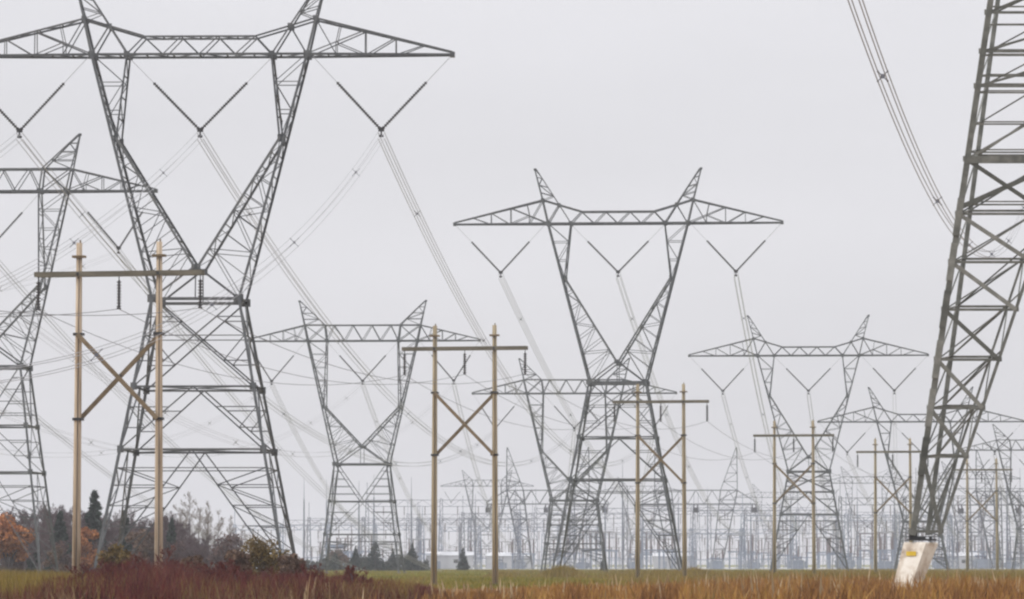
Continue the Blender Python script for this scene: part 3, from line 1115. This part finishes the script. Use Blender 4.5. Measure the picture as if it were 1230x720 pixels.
# lightning masts
ml = thing('lightning_mast', 'slender pale lightning mast rising above the far substation', 'mast', (0, 0, 0), 0, 'lightning masts of the far substation')
m = MB()
m.tube([(0, 0, 0), (0, 0, 10), (0, 0, 19)], [0.34, 0.26, 0.16], 7)
m.build('shaft', M['sub_steel'], ml)
m = MB()
m.tube([(0, 0, 19), (0, 0, 25)], [0.09, 0.04], 5)
m.build('spike', M['sub_steel'], ml)
first = True
for px, Y, h in [(365, 1130, 1.0), (392, 1290, 1.1), (431, 1120, .95), (449, 1210, 1.1), (494, 1130, 1.0), (520, 1350, 1.0), (552, 1130, .62), (571, 1110, .8),
                 (625, 1250, .9), (690, 1300, 1.1), (727, 1210, 1.0), (748, 1130, 1.15), (772, 1400, 1.2), (815, 1300, 1.0), (850, 1420, 1.1),
                 (902, 1200, .8), (950, 1350, 1.1), (1005, 1250, .95), (1030, 1420, 1.2), (1075, 1180, .9), (1128, 1250, 1.2), (1163, 1130, 1.05),
                 (1195, 1300, 1.2), (1210, 1180, 1.25), (1226, 1130, 1.1)]:
    if first:
        ml.location = base(px, Y)
        ml.scale = (1, 1, h)
        first = False
    else:
        dup(ml, base(px, Y), scale=(1, 1, h))

# transformers
tr = thing('transformer', 'blue-grey power transformer with tall bushings in the far substation', 'transformer', (0, 0, 0), 0, 'transformers of the far substation')
m = MB()
m.box((0, 0, 2.6), 6.5, 3.6, 4.4)
m.box((0, 0, 0.25), 7.2, 4.2, 0.5)
m.build('tank', M['sub_blue'], tr)
for s in (-1, 1):
    m = MB()
    for k in range(7):
        m.box((s * 4.2, -1.5 + k * 0.5, 2.5), 1.2, 0.2, 3.4)
    m.build('radiator', M['sub_blue'], tr)
m = MB()
m.tube([(-3.4, 0.9, 6.2), (2.5, 0.9, 6.2)], 0.55, 10)
m.box((-2.5, 0.9, 5.3), 0.3, 0.3, 1.2)
m.box((1.8, 0.9, 5.3), 0.3, 0.3, 1.2)
m.build('conservator', M['sub_blue'], tr)
for x in (-2, 0, 2):
    m = MB()
    m.discs((x, -0.5, 4.8), (x * 1.15, -0.9, 8.6), 0.3, 0.17, 0.3, 8)
    m.build('bushing', M['sub_brown'], tr)
first = True
for px, Y in [(405, 1140), (538, 1160), (600, 1130), (625, 1240), (700, 1200), (762, 1150), (860, 1160), (905, 1220), (958, 1140), (1015, 1200), (1063, 1150), (1130, 1170),
              (1180, 1240), (1215, 1150)]:
    if first:
        tr.location = base(px, Y)
        first = False
    else:
        dup(tr, base(px, Y), R(random.uniform(-10, 10)), scale=random.uniform(0.4, 0.62))

# bus supports / disconnectors
bs = thing('bus_support', 'small bus support post with stacked insulators in the far substation', 'equipment', (0, 0, 0), 0, 'bus supports of the far substation')
m = MB()
for x in (-2.2, 0, 2.2):
    m.bar((x, 0, 0), (x, 0, 3.2), 0.28)
m.bar((-2.6, 0, 3.2), (2.6, 0, 3.2), 0.24)
m.build('stand', M['sub_blue'], bs)
for x in (-2.2, 0, 2.2):
    m = MB()
    m.discs((x, 0, 3.3), (x, 0, 6.2), 0.2, 0.12, 0.28, 7)
    m.build('insulator', M['sub_brown'], bs)
m = MB()
m.tube([(-2.9, 0, 6.3), (2.9, 0, 6.3)], 0.09, 5)
m.build('bus_tube', M['wire'], bs)
first = True
for i in range(80):
    px = XS0 + (XS1 - XS0) * (i + random.random()) / 80
    Y = random.uniform(1105, 1450)
    if first:
        bs.location = base(px, Y)
        first = False
    else:
        dup(bs, base(px, Y), R(random.uniform(-12, 12)), scale=random.choice((0.85, 1.0, 1.3, 1.6)))

# control buildings
cb = thing('control_building', 'low pale metal-clad control building in the far substation', 'building', (0, 0, 0), 0, 'control buildings of the far substation')
m = MB()
m.box((0, 0, 1.9), 13, 8, 3.8)
for k in range(14):
    m.box((-6.3 + k * 0.97, -4.03, 1.9), 0.12, 0.05, 3.7)
m.build('wall', M['sub_white'], cb)
m = MB()
m.v = [Vector(p) for p in ((-6.8, -4.4, 3.82), (6.8, -4.4, 3.82), (6.8, 4.4, 3.82), (-6.8, 4.4, 3.82), (-6.8, 0, 4.9), (6.8, 0, 4.9))]
m.f = [(0, 1, 5, 4), (2, 3, 4, 5), (0, 4, 3), (1, 2, 5), (3, 2, 1, 0)]
m.build('roof', M['sub_white'], cb)
m = MB()
m.box((-3, -4.05, 1.15), 1.1, 0.1, 2.2)
m.build('door', M['sub_blue'], cb)
m = MB()
m.box((2, -4.05, 2.2), 1.6, 0.1, 1.0)
m.build('window', M['dark_steel'], cb)
first = True
for px, Y in [(540, 1160), (612, 1250), (810, 1300), (1150, 1250)]:
    if first:
        cb.location = base(px, Y)
        first = False
    else:
        dup(cb, base(px, Y), R(random.uniform(-10, 10)))

# chain-link style perimeter fence, posts and rails
fn = thing('perimeter_fence', 'low pale wire fence along the front of the far substation', 'fence', (gx(370, 1085), 1085, 0))
Lf = gx(1250, 1085) - gx(370, 1085)
for k in range(int(Lf / 3) + 1):
    m = MB()
    m.tube([(k * 3.0, 0, 0), (k * 3.0, 0, 2.5)], 0.05, 5)
    m.build('fence_post', M['sub_white'], fn)
m = MB()
for z in (0.1, 1.2, 2.4):
    m.tube([(0, 0, z), (Lf, 0, z)], 0.03, 4)
for k in range(int(Lf / 0.3)):
    m.bar((k * 0.3, 0.02, 0.1), (k * 0.3 + 0.9, 0.02, 2.4), 0.012)
    m.bar((k * 0.3 + 0.9, 0.02, 0.1), (k * 0.3, 0.02, 2.4), 0.012)
m.build('fence_mesh', M['sub_white'], fn)


# ------------------------------------------------------------------ trees
def bare_tree(seed, H=9.0, spread=0.5, twigs=M['twig'], label=None, group=None, dens=1.0):
    rnd = random.Random(seed)
    T = thing('bare_tree', label, 'tree', (0, 0, 0), 0, group)
    tk, cw = MB(), MB()
    top = Vector((rnd.uniform(-.4, .4), rnd.uniform(-.4, .4), H * 0.97))
    tr_pts = [Vector((0, 0, -0.3))]
    for i in range(1, 7):
        tr_pts.append(top * (i / 6) + Vector((rnd.uniform(-.15, .15), rnd.uniform(-.15, .15), 0)))
    tk.tube(tr_pts, [0.16 * H / 9, 0.14 * H / 9, 0.115 * H / 9, 0.09 * H / 9, 0.06 * H / 9, 0.04, 0.015], 6)

    def branch(p, d, L, r, lev):
        q = p + d * L * 0.5 + Vector((rnd.uniform(-.1, .1), rnd.uniform(-.1, .1), 0.06)) * L
        e = q + (d + Vector((rnd.uniform(-.25, .25), rnd.uniform(-.25, .25), rnd.uniform(0.0, 0.35)))).normalized() * L * 0.5
        cw.tube([p, q, e], [r, r * 0.7, r * 0.35], 3 if lev > 0 else 5, cap=False)
        if lev >= 3:
            return
        nb = int((5 if lev == 0 else 5 if lev == 1 else 4) * dens)
        for k in range(nb):
            t = rnd.uniform(0.25, 1.0)
            s = p.lerp(q, t * 2) if t < .5 else q.lerp(e, t * 2 - 1)
            nd = (d + Vector((rnd.gauss(0, .6), rnd.gauss(0, .6), rnd.gauss(0.25, .4)))).normalized()
            branch(s, nd, L * rnd.uniform(0.4, 0.65), max(0.016, r * 0.5), lev + 1)
    nbr = int(13 * dens)
    for i in range(nbr):
        t = 0.2 + 0.78 * i / nbr
        k = min(5, int(t * 6))
        p = tr_pts[k].lerp(tr_pts[k + 1], t * 6 - k)
        a = rnd.uniform(0, 2 * math.pi)
        el = rnd.uniform(0.25, 0.9) + t * 0.5
        d = Vector((math.cos(a) * math.cos(el), math.sin(a) * math.cos(el), math.sin(el)))
        branch(p, d, H * spread * (1.05 - t * 0.75) * rnd.uniform(0.6, 1.0), 0.055 * (1.2 - t), 0)
    tk.build('trunk', M['bark'], T)
    cw.build('crown', twigs, T)
    return T


def leaf_cloud(blobs, n, size, rng, vert=1.0):
    """small leaf faces spread through a set of ellipsoids; returns V, F"""
    V = []
    wts = np.array([b[3] * b[4] * b[5] for b in blobs])
    idx = rng.choice(len(blobs), n, p=wts / wts.sum())
    B = np.array(blobs)[idx]
    d = rng.normal(size=(n, 3))
    d /= np.linalg.norm(d, axis=1)[:, None]
    r = rng.random(n) ** 0.45
    c = B[:, :3] + d * r[:, None] * B[:, 3:6]
    a = rng.normal(size=(n, 3))
    a /= np.linalg.norm(a, axis=1)[:, None]
    b = np.cross(a, rng.normal(size=(n, 3)))
    b /= np.linalg.norm(b, axis=1)[:, None]
    s = size * (0.5 + rng.random(n))[:, None]
    V = np.stack([c - a * s, c + b * s * 0.55, c + a * s, c - b * s * 0.55], axis=1).reshape(-1, 3)
    F = np.arange(n * 4).reshape(n, 4)
    return V, F


def leafy(name, cat, seed, H, Wd, mat, label, loc, group=None, n=2600, size=0.16, trunk=True, nb=12, low=0.25):
    rng = np.random.default_rng(seed)
    T = thing(name, label, cat, loc, 0, group)
    blobs = []
    for i in range(nb):
        a = rng.random() * 2 * math.pi
        rr = Wd * 0.36 * rng.random() ** 0.6
        z = H * (low + (0.9 - low) * rng.random())
        q = 1.0 - 0.55 * max(0, (z / H - 0.45))
        rad = Wd * (0.13 + 0.13 * rng.random()) * q
        blobs.append((math.cos(a) * rr * q, math.sin(a) * rr * q, z, rad, rad, min(rad * 0.9, H * 0.22)))
    V, F = leaf_cloud(blobs, n, size, rng)
    V[:, 2] = np.clip(V[:, 2], 0.03, None)
    m = MB()
    for i, b in enumerate(blobs[:9]):
        m.tube([(0, 0, -0.2), (b[0] * 0.3, b[1] * 0.3, b[2] * 0.5), (b[0], b[1], b[2])], [0.03 * H / 2.2 + 0.02, 0.02 * H / 2.2, 0.012], 5)
    m.build('trunk' if trunk else 'stems', M['bark'], T)
    np_mesh('crown' if trunk else 'foliage', V, F, mat, T, 4)
    return T


def conifer(seed, H, Wd, label, loc, group=None, n=5200):
    rng = np.random.default_rng(seed)
    T = thing('conifer', label, 'tree', loc, 0, group)
    m = MB()
    m.tube([(0, 0, -0.3), (0, 0, H * 0.6), (0.03, 0, H)], [0.02 * H, 0.011 * H, 0.012], 7)
    m.build('trunk', M['bark'], T)
    nl = 15
    # whorls of drooping boughs with needles along them
    per = 9
    bt, ba, bl = [], [], []
    for i in range(nl):
        for k in range(per):
            bt.append((i + rng.random() * 0.8) / nl)
            ba.append(rng.random() * 2 * math.pi)
            bl.append(0.7 + 0.45 * rng.random())
    bt, ba, bl = map(np.array, (bt, ba, bl))
    idx = rng.choice(len(bt), n, p=(1.05 - bt) / (1.05 - bt).sum())
    u = rng.random(n) ** 0.7
    Rm = Wd / 2 * (1 - bt[idx]) ** 0.85 * bl[idx] + 0.08
    rad = Rm * u
    ang = ba[idx] + rng.normal(size=n) * 0.16
    z = H * (0.07 + 0.91 * bt[idx]) - rad * 0.28 + rng.normal(size=n) * 0.10 + u * u * 0.22 * Rm
    c = np.stack([np.cos(ang) * rad, np.sin(ang) * rad, np.clip(z, 0.1, None)], 1)
    a = np.stack([np.cos(ang), np.sin(ang), -0.35 + 0.5 * rng.normal(size=n)], 1) + rng.normal(size=(n, 3)) * 0.5
    a /= np.linalg.norm(a, axis=1)[:, None]
    b = np.cross(a, rng.normal(size=(n, 3)))
    b /= np.linalg.norm(b, axis=1)[:, None]
    s = (0.035 * H * (0.5 + rng.random(n)))[:, None]
    V = np.stack([c - a * s, c + b * s * .42, c + a * s, c - b * s * .42], 1).reshape(-1, 3)
    np_mesh('crown', V, np.arange(n * 4).reshape(n, 4), M['needles'], T, 4)
    return T


# left wood behind the pylon legs
GTB = 'leafless trees of the wood on the left'
LB = 'leafless grey-mauve tree in the dense wood behind the left pylons'
LP = 'pale leafless tree at the thin right end of the wood'
bt = [bare_tree(40 + i, H=9.2, spread=0.45, label=LB, group=GTB, dens=1.25) for i in range(3)]
bp = [bare_tree(60 + i, H=8.5, spread=0.36, twigs=M['twig_pale'], label=LP, group='pale leafless trees at the end of the wood') for i in range(2)]
ub = [False] * 3
rt = random.Random(5)
for k in range(62):
    px = -18 + 268 * (k + rt.uniform(0, 1)) / 62
    Y = rt.uniform(505, 620)
    topy = np.interp(px, [-20, 40, 90, 130, 200, 225, 260], [622, 617, 618, 619, 620, 640, 652]) + rt.uniform(-4, 16)
    H = (at(px, topy, Y).z)
    i = k % 3
    loc, rz, sc = base(px, Y), rt.uniform(0, 6.28), H / 9.2
    sc = (max(0.75, sc) * 1.05, max(0.75, sc) * 1.05, sc)
    if not ub[i]:
        bt[i].location, bt[i].rotation_euler, bt[i].scale = loc, (0, 0, rz), sc
        ub[i] = True
    else:
        dup(bt[i], loc, rz, scale=sc)
ub = [False] * 2
for k, (px, ty, Y) in enumerate([(214, 612, 700), (228, 600, 760), (238, 606, 820), (250, 610, 760), (262, 618, 700), (276, 626, 820), (290, 634, 700), (304, 640, 760),
                                 (318, 644, 820), (330, 652, 700), (344, 660, 780), (270, 645, 640), (246, 650, 640), (310, 655, 640)]):
    H = at(px, ty, Y).z
    i = k % 2
    loc, rz, sc = base(px, Y), rt.uniform(0, 6.28), H / 8.5
    if not ub[i]:
        bp[i].location, bp[i].rotation_euler, bp[i].scale = loc, (0, 0, rz), (sc,) * 3
        ub[i] = True
    else:
        dup(bp[i], loc, rz, scale=sc)


def hgt(px, py, Y):
    return at(px, py, Y).z


leafy('autumn_tree', 'tree', 1, hgt(0, 607, 490), 7.6, M['rust_leaf'], 'orange-leaved tree at the left edge behind the cut-off pylon', base(10, 490), n=9000, size=0.22, low=0.2)
leafy('autumn_tree', 'tree', 2, hgt(0, 628, 495), 4.0, M['rust_leaf'], 'small orange tree just right of the nearest wooden pole', base(106, 495), n=4500, size=0.18, low=0.15)
leafy('autumn_tree', 'tree', 22, hgt(0, 634, 500), 4.6, M['brown_leaf'], 'brown-leaved tree in the wood between the largest pylon leg and second pole', base(172, 500), n=4500, size=0.17, low=0.15)
leafy('autumn_tree', 'tree', 21, hgt(0, 655, 480), 3.2, M['brown_leaf'], 'small brown-leaved tree at the foot of the largest pylon', base(66, 480), n=1800, size=0.16, low=0.1)
conifer(3, hgt(0, 587, 520), 4.2, 'tall dark conifer rising above the wood between the wooden poles', base(113, 520))
conifer(4, hgt(0, 612, 515), 3.6, 'dark conifer left of the nearest wooden pole in the wood', base(72, 515))
conifer(41, hgt(0, 612, 505), 2.2, 'narrow dark conifer behind the left leg of the largest pylon', base(150, 505))
conifer(42, hgt(0, 622, 520), 2.4, 'narrow dark conifer right of the second wooden pole', base(206, 520))
conifer(43, hgt(0, 640, 520), 1.8, 'small dark conifer near the cut-off pylon leg', base(40, 520))
for k, (px, ty, Y, Wd, l) in enumerate([(427, 656, 860, 2.6, 'narrow dark conifer under the left half of the flat-topped pylon'),
                                        (451, 650, 850, 5.6, 'broad dark conifer under the middle of the flat-topped pylon'),
                                        (472, 660, 880, 3.2, 'small dark conifer at the right leg of the flat-topped pylon'),
                                        (495, 652, 860, 3.4, 'pointed dark conifer just right of the flat-topped pylon'),
                                        (556, 658, 870, 3.0, 'lone dark conifer between the two middle wooden poles'),
                                        (725, 666, 860, 1.6, 'tiny dark conifer under the centre pylon'),
                                        (403, 664, 880, 3.4, 'small dark conifer at the left leg of the flat-topped pylon')]):
    conifer(10 + k, hgt(px, ty, Y), Wd, l, base(px, Y), n=2600)
leafy('autumn_bush', 'bush', 31, hgt(0, 662, 900), 7.0, M['brown_leaf'], 'round brown bush in the hedge left of the flat-topped pylon', base(405, 900), n=1800, size=0.3, trunk=False, low=0.1)
us = random.Random(8)
u0 = None
for k in range(30):
    px = -20 + 300 * (k + us.random()) / 30
    Y = us.uniform(500, 620)
    if u0 is None:
        u0 = leafy('understory_bush', 'bush', 90, 4.2, 4.4, M['mauve'], 'dull mauve-brown bush in the undergrowth of the left wood', base(px, Y), 'undergrowth bushes of the left wood', n=2600, size=0.13, trunk=False, low=0.08, nb=14)
    else:
        dup(u0, base(px, Y), us.uniform(0, 6), scale=us.uniform(0.7, 1.35))
hr = random.Random(3)
hb0 = None
for k in range(16):
    px = 352 + 160 * (k + hr.random() * .8) / 16
    Y = hr.uniform(880, 960)
    lab = 'low dark bush in the hedge under the flat-topped pylon'
    if hb0 is None:
        hb0 = leafy('hedge_bush', 'bush', 50, 3.0, 5.0, M['hedge_leaf'], lab, base(px, Y), 'bushes of the dark hedge', n=900, size=0.3, trunk=False, low=0.05)
    else:
        dup(hb0, base(px, Y), hr.uniform(0, 6), scale=hr.uniform(0.7, 1.15))

# olive bushes in the foreground thicket
for k, (px, ty, Y, Wd, mt, l) in enumerate([(138, 650, 214, 2.2, 'olive_leaf', 'olive-gold leafy bush at the foot of the largest pylon, near the second pole'),
                                            (316, 646, 214, 3.4, 'olive_leaf', 'large olive-gold bush in front of the right leg of the largest pylon'),
                                            (282, 656, 208, 2.0, 'brown_leaf', 'brownish bush left of the large olive-gold bush'),
                                            (352, 664, 206, 1.8, 'brown_leaf', 'dull brown bush right of the large olive-gold bush'),
                                            (232, 668, 206, 1.8, 'brown_leaf', 'low brown bush in the red thicket right of the second pole')]):
    leafy('autumn_bush', 'bush', 70 + k, hgt(px, ty, Y), Wd, M[mt], l, base(px, Y), n=7000, size=0.075, trunk=False, low=0.2, nb=24)


# ------------------------------------------------------------------ foreground vegetation (uncountable)
def blades(name, x, y, h, wdt, lean, mat, label, cat, base_z=0.0, head=0.0):
    n = len(x)
    ang = RNG.random(n) * math.pi
    dx, dy = np.cos(ang) * wdt / 2, np.sin(ang) * wdt / 2
    lx, ly = RNG.normal(size=n) * lean * h, RNG.normal(size=n) * lean * h
    z0 = np.full(n, base_z)
    b0 = np.stack([x - dx, y - dy, z0], 1)
    b1 = np.stack([x + dx, y + dy, z0], 1)
    k = 0.6 + head
    m0 = np.stack([x + lx * .4 - dx * k, y + ly * .4 - dy * k, h * .62], 1)
    m1 = np.stack([x + lx * .4 + dx * k, y + ly * .4 + dy * k, h * .62], 1)
    t0 = np.stack([x + lx - dx * .12, y + ly - dy * .12, h], 1)
    t1 = np.stack([x + lx + dx * .12, y + ly + dy * .12, h], 1)
    V = np.stack([b0, b1, m0, m1, t0, t1], 1).reshape(-1, 3)
    i = np.arange(n)[:, None] * 6
    F = np.concatenate([i + np.array([[0, 1, 3, 2]]), i + np.array([[2, 3, 5, 4]])], 0)
    o = np_mesh(name, V, F, mat, None, 4)
    return tag(o, label, cat, kind='stuff')


def px_of(x, y):
    return 615 + FPX * x / y


def z_at(row, y):
    return CAMZ + (677 - row) * y / FPX


def smooth_noise(x, y, sc, seed):
    r = np.random.default_rng(seed)
    out = np.zeros_like(x)
    for i in range(5):
        a = r.random() * 6.28
        f = sc * (1 + i * 0.9)
        out += np.sin((x * np.cos(a) + y * 0.3 * np.sin(a)) * f + r.random() * 6.28) / (1 + i * 0.6)
    return out / 2.2


# red thicket on the left: clumps of arching stems
nc = 2600
cy_ = 128 + RNG.random(nc) * 112
cx_ = (-90 + RNG.random(nc) * 640 - 615) / FPX * cy_
per = 42
clh = 0.6 + 0.5 * RNG.random(nc)
ci = np.repeat(np.arange(nc), per)
x = cx_[ci] + RNG.normal(size=nc * per) * 0.32
y = cy_[ci] + RNG.normal(size=nc * per) * 0.32
px = px_of(x, y)
row = np.interp(px, [-90, 0, 40, 85, 120, 150, 200, 250, 300, 345, 400, 450, 500, 550], [705, 703, 699, 691, 683, 677, 671, 686, 687, 687, 689, 693, 700, 714])
row = row + 3 + smooth_noise(x, y, 1.1, 3) * 7 + smooth_noise(x, y, 3.6, 53) * 3
h = z_at(row, y) * clh[ci] * (0.6 + 0.45 * RNG.random(nc * per))
ok = (h > 0.3) & (smooth_noise(x, y, 0.9, 13) > -0.5)
blades('red_thicket', x[ok], y[ok], h[ok], 0.016 + 0.02 * RNG.random(ok.sum()), 0.22, M['red_stem'], 'dense thicket of dark red leafless stems across the lower left', 'thicket')

# straw and bramble stems mixed through it
n = 16000
y = 122 + RNG.random(n) * 130
x = (-60 + RNG.random(n) * 640 - 615) / FPX * y
px = px_of(x, y)
row = np.interp(px, [-90, 0, 40, 85, 150, 200, 250, 300, 345, 400, 450, 500, 550], [708, 704, 700, 693, 683, 680, 688, 690, 692, 694, 697, 702, 712]) + smooth_noise(x, y, 1.5, 23) * 5
h = z_at(row, y) * (0.5 + 0.5 * RNG.random(n))
ok = (h > 0.3) & (smooth_noise(x, y, 0.6, 33) > -0.15)
blades('bramble_stems', x[ok], y[ok], h[ok], 0.02 + 0.03 * RNG.random(ok.sum()), 0.25, M['dull_stem'], 'brown and straw-coloured stems mixed through the red thicket', 'weeds')

# olive grass, far left
n = 45000
y = 130 + RNG.random(n) * 260
x = (-60 + RNG.random(n) * 560 - 615) / FPX * y
px = px_of(x, y)
row = np.interp(px, [-60, 0, 60, 120, 300, 500], [684, 682, 684, 688, 694, 696]) + smooth_noise(x, y, 0.8, 4) * 3
h = np.minimum(z_at(row, y) * (0.35 + 0.65 * RNG.random(n)), 1.3)
ok = h > 0.12
blades('olive_grass', x[ok], y[ok], h[ok], 0.02 + 0.025 * RNG.random(ok.sum()), 0.12, M['olive_grass'], 'tall olive-yellow dry grass along the lower left', 'grass')

# tawny weeds, centre to right: clumps of stalks
nc = 5200
per = 26
cy_ = 120 + RNG.random(nc) ** 1.2 * 250
cx_ = (430 + RNG.random(nc) * 870 - 615) / FPX * cy_
clh = 0.35 + 0.75 * RNG.random(nc) ** 1.3
ci = np.repeat(np.arange(nc), per)
x = cx_[ci] + RNG.normal(size=nc * per) * 0.28
y = cy_[ci] + RNG.normal(size=nc * per) * 0.4
px = px_of(x, y)
row = np.interp(px, [430, 520, 600, 680, 740, 830, 900, 1000, 1100, 1240, 1300], [719, 711, 708, 702, 703, 698, 695, 693, 695, 695, 694])
row = row + smooth_noise(x, y, 0.9, 5) * 5 + smooth_noise(x, y, 3.3, 15) * 3
h = np.minimum(z_at(row, y) * clh[ci] * (0.5 + 0.6 * RNG.random(nc * per)), 1.65)
ok = h > 0.12
blades('dry_weeds', x[ok], y[ok], h[ok], 0.018 + 0.025 * RNG.random(ok.sum()), 0.2, M['weed'], 'tawny orange dry weeds across the lower right', 'weeds', head=0.6)

# pale seed stalks standing above the weeds
n = 700
y = 122 + RNG.random(n) * 150
x = (330 + RNG.random(n) * 960 - 615) / FPX * y
px = px_of(x, y)
row = np.interp(px, [330, 430, 520, 600, 680, 740, 830, 900, 1000, 1100, 1240], [698, 704, 704, 702, 697, 698, 694, 690, 688, 691, 690]) + RNG.normal(size=n) * 5
h = np.clip(z_at(row, y), 0.4, 1.85)
ok = smooth_noise(x, y, 0.7, 61) > -0.2
blades('seed_stalks', x[ok], y[ok], h[ok], 0.035 + 0.03 * RNG.random(ok.sum()), 0.10, M['straw'], 'pale straw seed stalks standing above the tawny weeds', 'weeds', head=0.9)

# field grass
n = 120000
y = 260 + RNG.random(n) ** 1.4 * 800
x = (-40 + RNG.random(n) * 1310 - 615) / FPX * y
h = (0.12 + 0.22 * RNG.random(n)) * (1 + 0.5 * smooth_noise(x, y, 0.25, 6))
blades('field_grass', x, y, np.clip(h, 0.08, 0.6), 0.04 + 0.05 * RNG.random(n), 0.2, M['green_grass'], 'short green and straw grass covering the level field', 'grass')

# olive and tawny patches in the middle distance
n = 110000
y = 300 + RNG.random(n) ** 1.5 * 420
x = (-40 + RNG.random(n) * 1310 - 615) / FPX * y
px = px_of(x, y)
p = smooth_noise(x, y * 0.25, 0.16, 44) + smooth_noise(x, y * 0.2, 0.5, 45) * 0.6 + np.interp(px, [0, 350, 560, 800, 1230], [0.2, -0.7, -0.5, 0.25, 0.5])
h = (0.25 + 0.55 * RNG.random(n)) * np.clip(p + 0.5, 0, 1.3)
ok = (p > 0.05) & (h > 0.1)
blades('tawny_patches', x[ok], y[ok], h[ok], 0.04 + 0.05 * RNG.random(ok.sum()), 0.2, M['olive_grass'], 'patches of olive and tawny tall grass scattered in the green field', 'grass')

# brown tussock mounds near the centre pylon's feet
n = 30000
ctr = RNG.choice(4, n, p=[.38, .32, .15, .15])
mu = np.array([676, 832, 600, 925])[ctr]
sg = np.array([26, 30, 18, 26])[ctr]
ht = np.array([1.55, 1.3, 0.9, 0.9])[ctr]
g = RNG.normal(size=n) * 0.8
y = 425 + RNG.random(n) * 70
x = (mu + g * sg - 615) / FPX * y
h = ht * np.exp(-g * g * 0.9) * (0.35 + 0.65 * RNG.random(n)) * (0.8 + 0.35 * smooth_noise(x, y, 2.5, 9))
blades('brown_tussocks', x, y, np.clip(h, 0.1, 2), 0.05 + 0.05 * RNG.random(n), 0.25, M['olive_grass'], 'brown tussock mounds around the feet of the centre pylon', 'grass')

# branching leafless shrubs standing up out of the thicket
rs = [bare_tree(80 + i, H=2.3, spread=0.55, twigs=M['red_stem'], dens=0.95) for i in range(3)]
for o in rs:
    o.name = 'leafless_shrub'
    tag(o, 'branching leafless dark red shrub standing up out of the red thicket', 'bush', 'leafless shrubs in the red thicket')
    for c in o.children:
        if c.name.startswith('trunk'):
            c.name = 'stem'
qr = random.Random(21)
for k in range(46):
    px = qr.uniform(60, 470)
    Y = qr.uniform(140, 225)
    ty = np.interp(px, [60, 100, 150, 200, 250, 300, 345, 400, 450, 480], [693, 686, 676, 667, 681, 683, 684, 686, 690, 695]) + qr.uniform(-5, 8)
    f = max(0.25, hgt(px, ty, Y) / 2.3)
    if k < 3:
        rs[k].location, rs[k].rotation_euler, rs[k].scale = base(px, Y), (0, 0, qr.uniform(0, 6)), (f * 1.15, f * 1.15, f)
    else:
        dup(rs[k % 3], base(px, Y), qr.uniform(0, 6), scale=(f * 1.15, f * 1.15, f))
